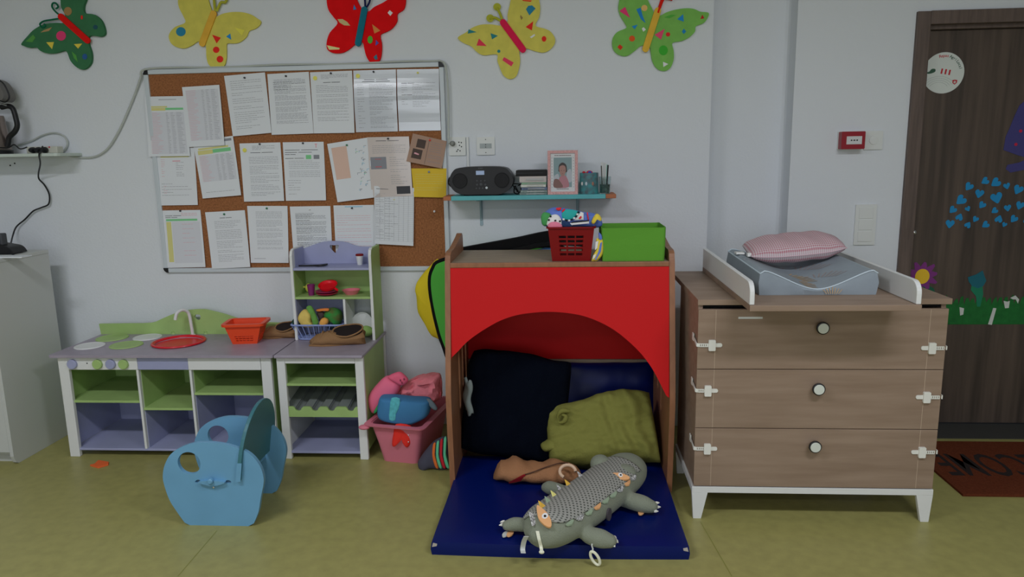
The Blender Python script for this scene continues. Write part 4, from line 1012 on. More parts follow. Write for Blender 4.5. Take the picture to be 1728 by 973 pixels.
# pink tub with toys
def pink_tub():
    PK = mat('pink_tub_plastic', (160, 90, 104), .5, k=2.05)
    fl = P(645, 777, Z=0); fr_ = P(705, 784, Z=0)
    w = .19; d = .36; h = .205
    ang = math.atan2(fr_.y-fl.y, fr_.x-fl.x)*.8
    ca, sa = math.cos(ang), math.sin(ang)
    c = Vector((fl.x, fl.y, 0))+Vector((ca, sa, 0))*(w/2)+Vector((-sa, ca, 0))*(d/2)
    t = thing('storage_tub', 'pink plastic tub full of toys beside the playhouse', 'storage tub', c)
    def W(x, y, z): return c+Vector((x*ca-y*sa, x*sa+y*ca, z))
    def ring(k, z, ins=0, r=.03): return [W(x, y, z) for x, y in rrect(-w/2-k+ins, -d/2-k+ins, w/2+k-ins, d/2+k-ins, r)]
    MB().rings([ring(0, 0), ring(.018, h*.5), ring(.034, h*.86), ring(.034, h*.88), ring(.042, h), ring(.039, h, .004), ring(.03, h*.85, .004), ring(.0, .006, .004)]).build('body', PK, t, smooth=True)
    MB().rings([ring(.042, h-.008), ring(.064, h-.004), ring(.066, h+.003), ring(.04, h+.004), ring(.04, h-.006)], cap0=False, cap1=False).build('rim', PK, t, smooth=True)
    # handle lug at the front left corner
    q = W(-w/2-.06, -d/2-.055, h-.012)
    MB().ell(q, (.028, .022, .012)).build('handle', PK, t, smooth=True)
    # contents
    def mound(name, m, px, y, dep, parent, smn=4, disp=.0, zmin=None, rnd=.6):
        l = smooth_loop([(p.x, p.z) for p in [P(*z4(a_, b_), Y=y) for a_, b_ in px]], smn) if smn else [(p.x, p.z) for p in [P(*z4(a_, b_), Y=y) for a_, b_ in px]]
        c0 = (sum(q_[0] for q_ in l)/len(l), sum(q_[1] for q_ in l)/len(l)); rr = []
        for k in range(1, 14):
            an = PI*k/14; s = math.sin(an)**rnd
            rr.append([Vector((c0[0]+(u-c0[0])*s, y-dep*math.cos(an)+disp*fbm((u*s, v*s, k*.05), 25), c0[1]+(v-c0[1])*s)) for u, v in l])
        return MB().rings(rr).build(name, m, parent, smooth=True)
    PB = mat('pink_bag', (178, 78, 100), .8, k=2.3); PC = mat('pink_cloth', (168, 92, 100), .95, k=2.3, bump=.3, bscale=60)
    y = -.42
    t2 = thing('toy_bag', 'bright pink zipped pouch leaning at the left of the pink tub', 'bag', (-.87, y, h))
    mound('pouch', PB, [(700, 430), (760, 350), (820, 300), (890, 310), (920, 350), (890, 430), (820, 470), (760, 540), (725, 550), (700, 500)], y, .05, t2)
    mound('flap', mat('hot_pink', (190, 70, 92), .7, k=2.3), [(830, 305), (900, 272), (940, 290), (970, 330), (930, 365), (880, 345)], y-.03, .022, t2)
    for a_, b_ in ((915, 330), (940, 322), (925, 345)):
        p = P(*z4(a_, b_), Y=y-.053); MB().ell(p, (.004, .003, .006), n=8, m=6).build('zip_pull', mat('dark_pink', (90, 30, 45), .6), t2)
    t3 = tag(mound('cloth', PC, [(900, 410), (960, 340), (1040, 300), (1140, 290), (1190, 300), (1200, 400), (1185, 460), (1100, 470), (960, 445)], y+.06, .07, None, disp=.03), 'crumpled pale pink cloth on top of the toys in the pink tub', 'cloth')
    # blue bag
    t4 = thing('toy_bag', 'blue cloth bag with teal strap resting on the front of the pink tub', 'bag', (-.78, -.5, h))
    BB = mat('blue_bag', (40, 84, 118), .8, k=2.4); TE = mat('teal_strap', (62, 132, 140), .7, k=2.3, noise_=.2, nscale=80)
    mound('bag_body', BB, [(775, 450), (800, 435), (900, 440), (1000, 450), (1100, 455), (1125, 480), (1110, 560), (1040, 605), (980, 620), (860, 610), (775, 580), (762, 520)], -.50, .055, t4, rnd=.18)
    mound('strap', TE, [(855, 450), (912, 455), (905, 520), (885, 560), (880, 605), (838, 600), (842, 520)], -.553, .005, t4, smn=2, rnd=.3)
    mound('side_webbing', mat('grey_webbing', (60, 70, 76), .8), [(1095, 455), (1130, 465), (1170, 520), (1150, 535), (1110, 500)], -.52, .01, t4, smn=2)
    mound('green_trim', mat('green_trim', (30, 110, 60), .8, k=2.3), [(735, 540), (765, 490), (775, 500), (755, 545), (735, 555)], -.51, .008, t4)
    # red hanging shoe strap
    t5 = thing('red_toy_boot', 'small red cloth boot with studs hanging over the front of the pink tub', 'toy', (-.82, -.56, .1))
    RC = mat('red_cloth', (190, 30, 22), .7, k=2.3)
    fy = -.555
    mound('cloth', RC, [(885, 628), (985, 640), (992, 700), (985, 760), (962, 788), (940, 765), (930, 730), (900, 760), (872, 783), (858, 765), (868, 690)], fy, .014, t5, smn=3, rnd=.4)
    for b_ in (662, 706, 752):
        p = P(*z4(970, b_), Y=fy-.014); MB().ell(p, (.004, .003, .004), n=10, m=6).build('stud', CHROME, t5, smooth=True)
    # striped bag behind
    t6 = thing('striped_pouch', 'dark pouch with orange, green and red stripes between tub and playhouse', 'bag', (-.6, -.55, 0))
    y6 = -.58
    mound('pouch', mat('slate_cloth', (52, 52, 64), .9, k=2.2), [(1035, 900), (1050, 860), (1110, 780), (1170, 730), (1230, 720), (1260, 780), (1255, 880), (1230, 935), (1130, 925), (1060, 945)], y6, .05, t6).location.z += 0
    for nm, col, xs in (('stripe', (180, 84, 36), 1138), ('stripe', (74, 150, 116), 1163), ('stripe', (150, 24, 36), 1188), ('stripe', (74, 150, 116), 1213)):
        mound(nm, mat('stripe_%d' % col[0], col, .9, k=2.2), [(xs, 770-(xs-1138)*.5), (xs+18, 758-(xs-1138)*.5), (xs+14, 830), (xs+38, 925), (xs+18, 925), (xs-4, 850)], y6-.045, .012, t6, smn=3)
pink_tub()

# orange scrap on the floor
c = P(167, 785, Z=0)
sc_ = MB(); c1 = [P(x, y, Z=0) for x, y in [(152, 786), (160, 784), (166, 778), (184, 781), (183, 785), (166, 790)]]
sc_.prism([[(p.x, p.y) for p in c1]], XY(0), .0, .008)
tag(sc_.build('toy_fragment', mat('orange_felt', (175, 72, 32), .7, k=2.3), bevel=.001), 'small flat orange toy piece on the floor before the play kitchen', 'toy piece')

# ------------------------------------------------------------------ chest of drawers with changing top
def dresser():
    x0, x1 = .536, 1.478; yf = -1.03; yb = -.60; top = .921
    t = thing('changing_dresser', 'grey oak three drawer changing dresser on white splayed legs', 'dresser', ((x0+x1)/2, (yf+yb)/2, 0))
    # top board, deeper than the chest
    MB().box((x0-.004, yf-.012, top-.0225), (x1+.016, -.345, top)).build('top_board', OAK, t, bevel=.0015)
    # carcass
    cz0, cz1 = .141, top-.036
    for a in (x0, x1-.018):
        MB().box((a, yf, cz0), (a+.018, yb, top-.023)).build('side_panel', OAK, t, bevel=.001)
    MB().box((x0+.0185, yb-.008, cz0), (x1-.0185, yb, top-.023)).build('back_panel', OAK, t)
    MB().box((x0+.0185, yf+.02, cz0), (x1-.0185, yb-.009, cz0+.016)).build('bottom_panel', OAK, t)
    MB().box((x0+.0185, yf+.004, top-.035), (x1-.0185, yf+.05, top-.023)).build('top_rail', BLACKM, t)
    zs = [cz0+.002, .394, .640, top-.037]
    for i in range(3):
        z0, z1 = zs[i]+.0015, zs[i+1]-.0015
        d = MB().box((x0-.002, yf-.019, z0), (x1+.002, yf-.0005, z1)).build('drawer', OAK, t, bevel=.0012)
        MB().box((x0+.03, yf+.0, z0+.015), (x1-.03, yb-.03, z1-.03)).build('drawer_box', WHITE, d)
        for lx in (x0+.066, x1-.064):
            MB().box((lx-.0007, yf-.0195, z0+.001), (lx+.0007, yf-.0188, z1-.001)).build('groove_line', OAKD, d)
        px, py = [(1375, 753), (1381, 656), (1388, 553)][i]
        p = P(px, py, Y=yf-.04)
        kb = MB().lathe([(.001, 0), (.012, 0), (.010, -.010), (.017, -.018), (.0245, -.022), (.0245, -.029), (.0215, -.031), (.001, -.031)], (p.x, yf-.019, p.z), 'Y', 32).build('knob', BLACK, d, smooth=True)
        MB().lathe([(.001, -.0312), (.0205, -.0312), (.0195, -.0335), (.001, -.034)], (p.x, yf-.019, p.z), 'Y', 32).build('knob_cap', mat('knob_white', (152, 156, 150), .4, k=2.3), kb, smooth=True)
    # base frame and legs
    bz0, bz1 = .115, .1405
    fr = MB()
    fr.box((x0-.008, yf-.02, bz0), (x1+.006, yf, bz1)); fr.box((x0-.008, yb-.02, bz0), (x1+.006, yb, bz1)); fr.box((x0-.008, yf, bz0), (x0+.012, yb-.02, bz1)); fr.box((x1-.014, yf, bz0), (x1+.006, yb-.02, bz1))
    fr.build('base_frame', WHITE, t, bevel=.001)
    for sx, xx in ((1, x0-.008), (-1, x1+.006)):
        for yy in (yf-.02, yb-.018):
            out = [(xx, bz0-.0002), (xx+sx*.064, bz0-.0002), (xx+sx*.040, 0), (xx+sx*.008, 0)]
            MB().prism([out], XZ(yy), -.018, -.0).build('leg', WHITE, t, bevel=.001)
    # small pale label strip under the tray
    a = P(1246, 536, Y=yf-.0195); b = P(1287, 536, Y=yf-.0195)
    MB().box((a.x, yf-.0205, a.z-.004), (b.x, yf-.0193, a.z+.004)).build('sticker_strip', mat('pale_strip', (130, 132, 132), .6), t)
    # child safety latches
    PL = mat('latch_white', (160, 160, 155), .4, k=2.4)
    for (px, py, s) in ((1202, 583, 1), (1195, 660, 1), (1194, 758, 1), (1574, 588, -1), (1565, 671, -1), (1557, 764, -1)):
        p = P(px, py, Y=yf-.03); z = p.z; ex = x0-.002 if s > 0 else x1+.002
        lt = MB()
        lt.prism([rrect(p.x-.0135, z-.022, p.x+.0135, z+.022, .004)], XZ(yf-.0195), 0, .010)
        o = lt.build('safety_latch', PL, t, bevel=.002)
        st = MB().prism([rrect(min(p.x, p.x+s*.040), z-.008, max(p.x, p.x+s*.040), z+.008, .007)], XZ(yf-.0195), 0, .004)
        st.build('latch_tongue', PL, o, bevel=.001)
        # perforated strap that bends round the corner
        sy = yf-.0225
        x_in = p.x-s*.013; L0 = abs(x_in-ex)-.006
        loops = [rrect(-.002, -.0072, L0, .0072, .002)]
        k = int(L0/.0075)
        for i in range(k): loops.append([(L0-.006-.0075*i, -.0042), (L0-.0032-.0075*i, -.0042), (L0-.0032-.0075*i, .0042), (L0-.006-.0075*i, .0042)])
        loops = [loops[0]]+[h for h in loops[1:] if h[0][0] > .001]
        MB().prism(loops, lambda u, v, w: Vector((x_in-s*u, sy-w, z+v)), -.0008, .0012).build('latch_strap', PL, o)
        if s > 0:
            cv = [Vector((ex+s*.006, sy, z)), Vector((ex-s*.003, sy+.003, z+.001)), Vector((ex-s*.004, sy+.014, z+.004)), Vector((ex-s*.004, sy+.04, z+.009)), Vector((ex-s*.004, sy+.075, z+.012))]
            r = [[q+Vector((-.0012*s, 0, -.0072)), q+Vector((.001*s, .0012, -.0072)), q+Vector((.001*s, .0012, .0072)), q+Vector((-.0012*s, 0, .0072))] for q in spline(cv, 5)]
            MB().rings(r).build('latch_strap', PL, o)
            MB().box((ex-s*.0008, sy+.07, z-.002), (ex-s*.006, sy+.098, z+.03)).build('latch_pad', PL, o, bevel=.003)
        else:
            cv = [Vector((ex+.001, sy, z)), Vector((ex+.004, sy+.003, z+.001)), Vector((ex+.004, sy+.05, z+.004))]
            r = [[q+Vector((.0012, 0, -.0072)), q+Vector((-.001, .0012, -.0072)), q+Vector((-.001, .0012, .0072)), q+Vector((.0012, 0, .0072))] for q in spline(cv, 4)]
            MB().rings(r).build('latch_strap', PL, o)
    return top
DT = dresser()
def tray():
    x0, x1 = .676, 1.276; y0, y1 = -1.262, -.36; z = DT+.0002
    t = thing('changing_tray', 'grey oak changing tray with white side rails on the dresser', 'changing tray', ((x0+x1)/2, (y0+y1)/2, z))
    MB().box((x0, y0, z), (x1, y1, z+.022)).build('base_board', OAK, t, bevel=.0015)
    prof = [(y0+.012, z+.0225)]
    h = .098
    prof = [(y0+.006, z+.0225), (y0+.006, z+.06)]+[(y0+.006+.045*(1-math.cos(a)), z+.06+.045*math.sin(a)) for a in [PI/2*i/6 for i in range(1, 7)]]+[(y1, z+.112), (y1, z+.0225)]
    for x in (x0, x1-.018):
        MB().prism([prof], YZ(x), 0, .018).build('side_rail', WHITE, t, bevel=.003)
    return z+.022
TZ = tray()
def changing_mat():
    m = mat('grey_blue_vinyl', (103, 111, 117), .6, k=2.2, spec=.3, noise_=.12, nscale=8, bump=.12, bscale=20)
    a = P(1283, 498, Z=TZ); b = P(1487, 502, Z=TZ)
    x0, x1 = a.x-.004, min(b.x+.004, 1.252); y0, y1 = a.y, -.52
    t = thing('changing_mat', 'grey blue hollowed changing mat with feather print on the tray', 'changing mat', ((x0+x1)/2, (y0+y1)/2, TZ))
    nu, nv = 28, 24
    def top(u, v):
        q = abs(u*2-1); s = min(1, q*1.04)**2*(3-2*min(1, q*1.04))*.55+.45*min(1, q*1.04)**1.6; hmid = .022+.03*v; hs = .098+.012*v
        z = hmid+(hs-hmid)*s
        e = min(u, 1-u)/.06; z -= .014*max(0, 1-e)**2
        return Vector((x0+(x1-x0)*u, y0+(y1-y0)*v+.0, TZ+z))
    b_ = MB(); b_.grid(top, nu, nv)
    rim = [top(i/nu, 0) for i in range(nu)]+[top(1, j/nv) for j in range(nv)]+[top(1-i/nu, 1) for i in range(nu)]+[top(0, 1-j/nv) for j in range(nv)]
    c = Vector(((x0+x1)/2, (y0+y1)/2, 0))
    mids = [Vector((p.x+(.006 if p.x > c.x+.2 else -.006 if p.x < c.x-.2 else 0), p.y-(.006 if p.y < y0+.01 else 0), TZ+.012+(p.z-TZ-.012)*.5)) for p in rim]
    lo = [Vector((p.x, p.y, TZ+.0005)) for p in rim]
    b_.rings([rim, mids, lo], cap0=False); b_.build('cover', m, t, smooth=True, weld=True)
    pp = [p+Vector((0, -.001, .001)) for p in rim]
    MB().tube(pp+[pp[0]], .0028, 6).build('piping', mat('pale_piping', (135, 146, 152), .6, k=2.4), t, smooth=True)
    # printed feathers
    F = mat('feather_print', (138, 118, 92), .7, k=2.1); F2 = mat('rose_print', (112, 106, 106), .7, k=2.1)
    def feather(u, v, s, rot, mt, front=False):
        ca, sa = math.cos(rot), math.sin(rot); mb = MB()
        for k in range(-3, 4):
            p = (k*.10*s, 0); L_ = .045*s*(1-abs(k)*.12); 
            quad = []
            for du, dv in ((k*.012*s, 0), (k*.012*s+.006*s, 0), (k*.02*s+.004*s, L_), (k*.02*s-.002*s, L_)):
                ru, rv = du*ca-dv*sa, du*sa+dv*ca
                if front: quad.append(Vector((x0+(x1-x0)*u+ru, y0-.0072, TZ+.006+v*.05+rv)))
                else:
                    uu = u+ru/(x1-x0); vv = v+rv/(y1-y0); q = top(uu, vv); quad.append(q+Vector((0, 0, .0012)))
            mb.add(quad, [(0, 1, 2, 3)])
        mb.build('feather', mt, t)
    feather(.44, .32, 1.3, -1.2, F); feather(.42, .12, 1.1, -1.5, F); feather(.66, .25, 1.2, -.9, F2); feather(.62, .55, 1.4, -.9, F2); feather(.35, .6, 1.0, .4, F2)
    feather(.62, .0, .6, 0, F, True); feather(.15, .5, .9, .2, F2)
    MB().box((x0+.0, y1-.16, TZ+.105), (x0+.035, y1-.12, TZ+.112)).build('tag', mat('white_tag', (165, 165, 160), .6, k=2.4), t)
    return x0, x1, y0, y1
MX0, MX1, MY0, MY1 = changing_mat()
def gingham():
    m = bpy.data.materials.new('gingham'); m.use_nodes = True; nt = m.node_tree; b = nt.nodes['Principled BSDF']
    tc = nt.nodes.new('ShaderNodeTexCoord'); sp = nt.nodes.new('ShaderNodeSeparateXYZ'); nt.links.new(tc.outputs['UV'], sp.inputs[0])
    outs = []
    for ax in (0, 1):
        a = nt.nodes.new('ShaderNodeMath'); a.operation = 'MULTIPLY'; a.inputs[1].default_value = 46 if ax == 0 else 26
        f = nt.nodes.new('ShaderNodeMath'); f.operation = 'FRACT'; g = nt.nodes.new('ShaderNodeMath'); g.operation = 'GREATER_THAN'; g.inputs[1].default_value = .5
        nt.links.new(sp.outputs[ax], a.inputs[0]); nt.links.new(a.outputs[0], f.inputs[0]); nt.links.new(f.outputs[0], g.inputs[0]); outs.append(g)
    ad = nt.nodes.new('ShaderNodeMath'); ad.operation = 'ADD'; nt.links.new(outs[0].outputs[0], ad.inputs[0]); nt.links.new(outs[1].outputs[0], ad.inputs[1])
    dv = nt.nodes.new('ShaderNodeMath'); dv.operation = 'MULTIPLY'; dv.inputs[1].default_value = .5; nt.links.new(ad.outputs[0], dv.inputs[0])
    mx = nt.nodes.new('ShaderNodeMix'); mx.data_type = 'RGBA'
    mx.inputs[6].default_value = (.66, .60, .62, 1); mx.inputs[7].default_value = (.50, .19, .23, 1)
    nt.links.new(dv.outputs[0], mx.inputs[0]); nt.links.new(mx.outputs[2], b.inputs['Base Color']); b.inputs['Roughness'].default_value = .9
    return m
def pink_pillow():
    t = thing('pillow', 'pink gingham pillow lying on the changing mat', 'pillow', (.95, -.6, TZ+.06))
    a = P(1254, 422, Y=-.66); b = P(1422, 404, Y=-.66); c = (a+b)/2; c.y = -.67; c.z = TZ+.135
    w = (b-a).length*.94
    M = basis(c, (1, .02, .085), (0, .93, .18))
    mb = MB(); n = 40; uv = []
    for side in (1, -1):
        def f(u, v):
            p, q = u*2-1, v*2-1
            k = max(0, 1-abs(p)**3)**.5*max(0, 1-abs(q)**3)**.5
            x = p*w/2; y = q*.115*(1-.35*abs(p)**3)
            z = side*.048*k**.9+.004*fbm((x, y, side), 14)+.003*math.sin(x*60+q*2)*k*(1 if abs(p) > .1 else .4)
            return M @ Vector((x, y, z))
        mb.grid(f, n, n)
    o = mb.build('cover', gingham(), t, smooth=True, weld=False)
    ul = o.data.uv_layers.new(name='UVMap'); N = (n+1)*(n+1)
    for lp in o.data.loops:
        i = lp.vertex_index % N; ul.data[lp.index].uv = ((i % (n+1))/n, (i//(n+1))/n)
    seam = [M @ Vector((p*w/2, -.115*(1-.35*abs(p)**3), 0)) for p in [i/20-1 for i in range(41)]]
    MB().tube(seam, .002, 6).build('seam', mat('pink_seam', (150, 128, 134), .9, k=2.4), t, smooth=True)
    MB().box(tuple(M @ Vector((-w/2-.012, -.06, -.004))), tuple(M @ Vector((-w/2+.03, -.035, .002)))).build('tag', MATS['white_tag'], t)
pink_pillow()

# ------------------------------------------------------------------ cork notice board
CY = -.018
def corkboard():
    tl, tr, bl, br = [P(*q, Y=-.02) for q in ((241, 118), (749, 104), (277, 461), (759, 455))]
    x0 = (tl.x+bl.x)/2; x1 = (tr.x+br.x)/2; z1 = (tl.z+tr.z)/2; z0 = (bl.z+br.z)/2
    t = thing('notice_board', 'large cork notice board with grey aluminium frame on the white wall', 'notice board', ((x0+x1)/2, -.01, z0))
    MB().box((x0+.01, -.010, z0+.01), (x1-.01, -.003, z1-.01)).build('cork_panel', CORK, t)
    f = MB(); fw = .024
    f.box((x0+.02, -.02, z1-fw), (x1-.02, -.002, z1)); f.box((x0+.02, -.02, z0), (x1-.02, -.002, z0+fw)); f.box((x0, -.02, z0+.02), (x0+fw, -.002, z1-.02)); f.box((x1-fw, -.02, z0+.02), (x1, -.002, z1-.02))
    f.build('frame', ALU, t, bevel=.003)
    for cx, cz, a0 in ((x1, z1, 0), (x0, z1, 90), (x0, z0, 180), (x1, z0, 270)):
        sx = 1 if a0 in (0, 270) else -1; sz = 1 if a0 in (0, 90) else -1; r = .026
        out = [(cx-sx*r, cz-sz*r)]+[(cx-sx*r+sx*(r+.001)*math.cos(q), cz-sz*r+sz*(r+.001)*math.sin(q)) for q in [PI/2*i/8 for i in range(9)]]
        MB().prism([out], XZ(0), .001, .023).build('corner_cap', BLACK, t, bevel=.002)
    return x0, x1, z0, z1
BX0, BX1, BZ0, BZ1 = corkboard()

def lines_text(rng, v0=.12, v1=.9, u0=.12, u1=.88, dens=1.0, mi=1, para=5, short=.3, h=.0045, step=.024):
    out = []; v = v0; k = 0
    while v < v1:
        end = u1 if rng.random() > short else u0+(u1-u0)*rng.uniform(.3, .9)
        u = u0
        while u < end-.02:
            wl = rng.uniform(.03, .11); e = min(end, u+wl)
            out.append((u, v, e, v+h*1.0, mi)); u = e+.012
        v += step; k += 1
        if k >= para: v += step*.8; k = 0; para = rng.randint(2, 6)
    return out
PAPMATS = [PAPER, INK, INKD, INKR, INKY, INKG, INKB, INKT]
def paper(label, q, layer, blocks, base=PAPER, pin='black', pinuv=(.5, .04), curl=.008, belly=0, extra=()):
    y = -.0125-.0016*layer
    TL, TR, BR, BL = [P(a, b, Y=y) for a, b in q]
    def pt(u, v, off=0):
        p = TL*(1-u)*(1-v)+TR*u*(1-v)+BR*u*v+BL*(1-u)*v
        return p+Vector((0, -curl*v*v*(.6+.4*u)-belly*math.sin(v*PI)**2-off, 0))
    t = thing('paper_sheet', label, 'paper', (TL+TR+BR+BL)/4, 'sheets pinned to the cork board')
    mats = [base]+PAPMATS[1:]+list(extra)
    mb = MB(); mb.grid(lambda u, v: pt(u, v), 6, 14)
    for (u0, v0, u1, v1, mi) in blocks:
        mb.m(mi); off = .0005 if mi != 7 else .0003
        n = max(1, int((v1-v0)/.08))
        for i in range(n):
            a, b = v0+(v1-v0)*i/n, v0+(v1-v0)*(i+1)/n
            mb.add([pt(u0, a, off), pt(u1, a, off), pt(u1, b, off), pt(u0, b, off)], [(0, 1, 2, 3)])
    mb.m(0); mb.build('sheet', mats, t, smooth=False)
    if pin:
        c = pt(*pinuv)
        MB().lathe([(.0008, .004), (.005, .0), (.005, -.002), (.003, -.003), (.003, -.006), (.0045, -.008), (.001, -.009)], (c.x, c.y-.0005, c.z), 'Y', 12).build('push_pin', PINMATS[pin], t, smooth=True)
    return pt
def build_papers():
    R = random.Random(3)
    T = lambda **k: lines_text(R, **k)
    ttl = lambda v, u0=.3, u1=.7, mi=2: [(u0+.0, v, u0+(u1-u0)*.45, v+.008, mi), (u0+(u1-u0)*.5, v, u1, v+.008, mi)]
    def table(v0, v1, u0, u1, rows, cols, mi=1, txt=3):
        o = [(u0, v0, u1, v1, 7)]
        for i in range(rows):
            v = v0+(v1-v0)*(i+.3)/rows; 
            for j, c in enumerate(cols):
                o.append((c[0], v, c[0]+(c[1]-c[0])*R.uniform(.5, 1), v+.004, c[2]))
        return o
    col3 = [(.08, .40, 3), (.50, .58, 1), (.62, .72, 1), (.76, .92, 1)]
    paper('timetable sheet with green header overlapping the left frame of the cork board', [(244, 163), (310, 162), (322, 263), (252, 264)], 3, [(.12, .16, .55, .185, 4), (.12, .19, .5, .235, 4), (.5, .19, .95, .225, 5), (.35, .05, .8, .058, 1)]+table(.26, .96, .1, .95, 30, col3), pin=None)
    paper('tilted sheet with pale pink and grey table, second from the left edge', [(307, 147), (370, 143), (380, 245), (320, 248)], 5, table(.06, .9, .08, .95, 34, col3), pin=None)
    paper('leaning text sheet, first of the five in the top row', [(378, 128), (447, 122), (459, 224), (393.5, 230)], 2, T(v0=.1, step=.034, short=.5), pinuv=(.5, .06))
    paper('densely printed sheet, second of the five in the top row', [(451, 125), (521, 121), (530, 225), (459, 227.5)], 1, T(v0=.1, v1=.82, step=.018, mi=1, u0=.14, u1=.9)+T(v0=.14, v1=.3, step=.03, mi=2, short=.8), pinuv=(.45, .05))
    paper('text sheet with yellow dot, in the middle of the top row', [(523, 122), (594, 119), (599, 224), (530, 225)], 2, T(v0=.22, v1=.8, step=.026)+ttl(.17)+T(v0=.05, v1=.12, step=.02, u0=.25, u1=.9), pinuv=(.5, .03))
    paper('glossy laminated text sheet, fourth of the five in the top row', [(596, 119), (668, 117), (671.5, 221.5), (601, 223)], 1, ttl(.15, .25, .8)+ttl(.18, .2, .85)+T(v0=.23, v1=.93, step=.022, u0=.36, u1=.92, short=.6)+T(v0=.23, v1=.93, step=.04, u0=.08, u1=.24, mi=1), base=PAPERG, belly=.010, curl=.003, pinuv=(.48, .03))
    paper('glossy laminated sheet, last of the five in the top row at the right', [(669.6, 117), (740.5, 116), (744, 220), (673.5, 221)], 2, T(v0=.22, v1=.62, step=.026, u0=.36, u1=.9, short=.7)+ttl(.22, .1, .4)+ttl(.41, .1, .35)+T(v0=.25, v1=.6, step=.04, u0=.1, u1=.24), base=PAPERG, belly=.010, curl=.003, pin='yellow', pinuv=(.5, .06))
    paper('sheet with scattered red and grey notes below the timetable at the left', [(262, 250), (327.5, 248.5), (335, 345.5), (269, 346.5)], 0, [(.12, .14, .85, .165, 4), (.42, .22, .62, .235, 3)]+T(v0=.2, v1=.5, step=.03, u0=.12, u1=.22, mi=3)+T(v0=.25, v1=.5, step=.03, u0=.5, u1=.7, mi=1)+T(v0=.62, v1=.9, step=.05, u0=.1, u1=.9, mi=1, short=.9)+T(v0=.66, v1=.8, step=.04, u0=.15, u1=.25, mi=3), pin=None)
    paper('leaning timetable sheet with green header in the second row', [(325, 238), (393, 229), (408, 329), (342.7, 334.7)], 3, [(.1, .14, .85, .17, 4), (.08, .18, .45, .25, 4), (.45, .18, .9, .24, 5), (.08, .03, .95, .07, 1)]+table(.27, .72, .1, .95, 20, col3)+T(v0=.9, v1=.93, step=.03), pin=None)
    paper('letter with round peach dot in the second row', [(404, 242), (473, 240), (480.5, 338.5), (412.6, 340)], 2, ttl(.16, .25, .8)+T(v0=.24, v1=.9, step=.026, u0=.2, u1=.92, short=.4)+T(v0=.05, v1=.12, step=.02, u0=.3, u1=.85), pinuv=(.5, .02))
    paper('sheet with a red scribble and two small green drawings in the second row', [(477, 240), (546, 239), (551, 337.7), (483, 338.5)], 1, ttl(.13, .04, .85)+ttl(.17, .04, .7)+ttl(.205, .04, .3)+ttl(.27, .04, .5)+[(.55, .22, .68, .29, 5), (.74, .22, .88, .29, 1), (.78, .03, .84, .045, 3), (.8, .04, .82, .1, 3)]+T(v0=.32, v1=.6, step=.03)+T(v0=.65, v1=.9, step=.04, u0=.08, u1=.4), pinuv=(.5, .02))
    PEACH = mat('peach_print', (158, 134, 122), .7, k=2.3)
    dr = [(R.uniform(.62, .9), R.uniform(.12, .85)) for _ in range(26)]
    pt = paper('tilted leaflet with peach column and tiny line drawings', [(552, 242.7), (620, 232), (631, 333), (570, 341)], 3, [(.08, .08, .46, .62, 8)]+[(u, v, u+R.uniform(.03, .1), v+.006, R.choice([1, 1, 6, 5, 2])) for u, v in dr]+[(u, v+.01, u+.012, v+.03, R.choice([1, 6])) for u, v in dr], pin='green', pinuv=(.48, .07), extra=[PEACH])
    BEI = mat('beige_laminate', (150, 142, 138), .15, k=2.3, coat=.5)
    PH = mat('photo_red', (140, 70, 75), .5, k=2.2)
    paper('beige laminated info sheet with small photos under the glossy pair', [(619.6, 231.5), (690, 230), (697, 330), (628, 333)], 4, ttl(.06, .2, .75)+[(.04, .33, .42, .53, 1), (.15, .36, .3, .5, 8), (.02, .38, .12, .48, 7), (.62, .83, .95, .96, 2), (.7, .86, .85, .95, 8)]+T(v0=.14, v1=.28, step=.03, u0=.1, u1=.9)+T(v0=.34, v1=.8, step=.035, u0=.5, u1=.92, short=.5), base=BEI, belly=.004, pinuv=(.5, .03), extra=[PH])
    KR = mat('kraft_card', (132, 108, 94), .85, k=2.0); DK = mat('photo_dark', (52, 40, 34), .6, k=2.2)
    paper('tan folded card with two dark photos tilted over the right frame', [(696.8, 225), (754, 238), (746, 284), (686, 272)], 6, [(.17, .14, .42, .44, 8), (.1, .5, .38, .84, 8), (.2, .2, .3, .36, 7), (.16, .6, .3, .72, 3), (.5, .02, .508, .98, 2)]+T(v0=.15, v1=.85, step=.08, u0=.56, u1=.92, h=.012, mi=1), base=KR, pin='red', pinuv=(.52, .1), extra=[DK], curl=.012)
    YC = mat('yellow_card', (172, 146, 42), .8, k=2.0)
    paper('plain yellow card pinned below the tan folded card', [(694, 284), (753.5, 284), (753, 333), (699, 332)], 5, T(v0=.2, v1=.8, step=.08, u0=.1, u1=.9, h=.008, mi=4), base=YC, pin='blue', pinuv=(.5, .12))
    paper('sheet with green bar and yellow column in the bottom left corner', [(271.5, 355), (338, 354), (348, 450), (280, 451.6)], 1, [(.11, .15, .9, .185, 5), (.11, .2, .23, .9, 4), (.25, .2, .95, .92, 7)]+ttl(.09, .1, .5)+ttl(.12, .1, .4)+T(v0=.05, v1=.1, step=.02, u0=.5, u1=.9, mi=3)+T(v0=.24, v1=.85, step=.08, u0=.5, u1=.8, mi=3), pinuv=(.5, .01))
    paper('bowed letter in the bottom row, second from the left', [(346, 358), (413, 354.4), (424, 449.6), (359, 453)], 2, ttl(.11, .35, .65)+T(v0=.17, v1=.88, step=.028, u0=.2, u1=.86), pin='green', pinuv=(.48, .05), curl=.014)
    paper('letter with green pin in the bottom row, third from the left', [(417, 347.3), (485, 347.3), (488, 443), (424, 443)], 1, T(v0=.1, v1=.76, step=.026, u0=.2, u1=.86)+[(.1, .92, .4, .926, 1)], pin='green', pinuv=(.49, .04))
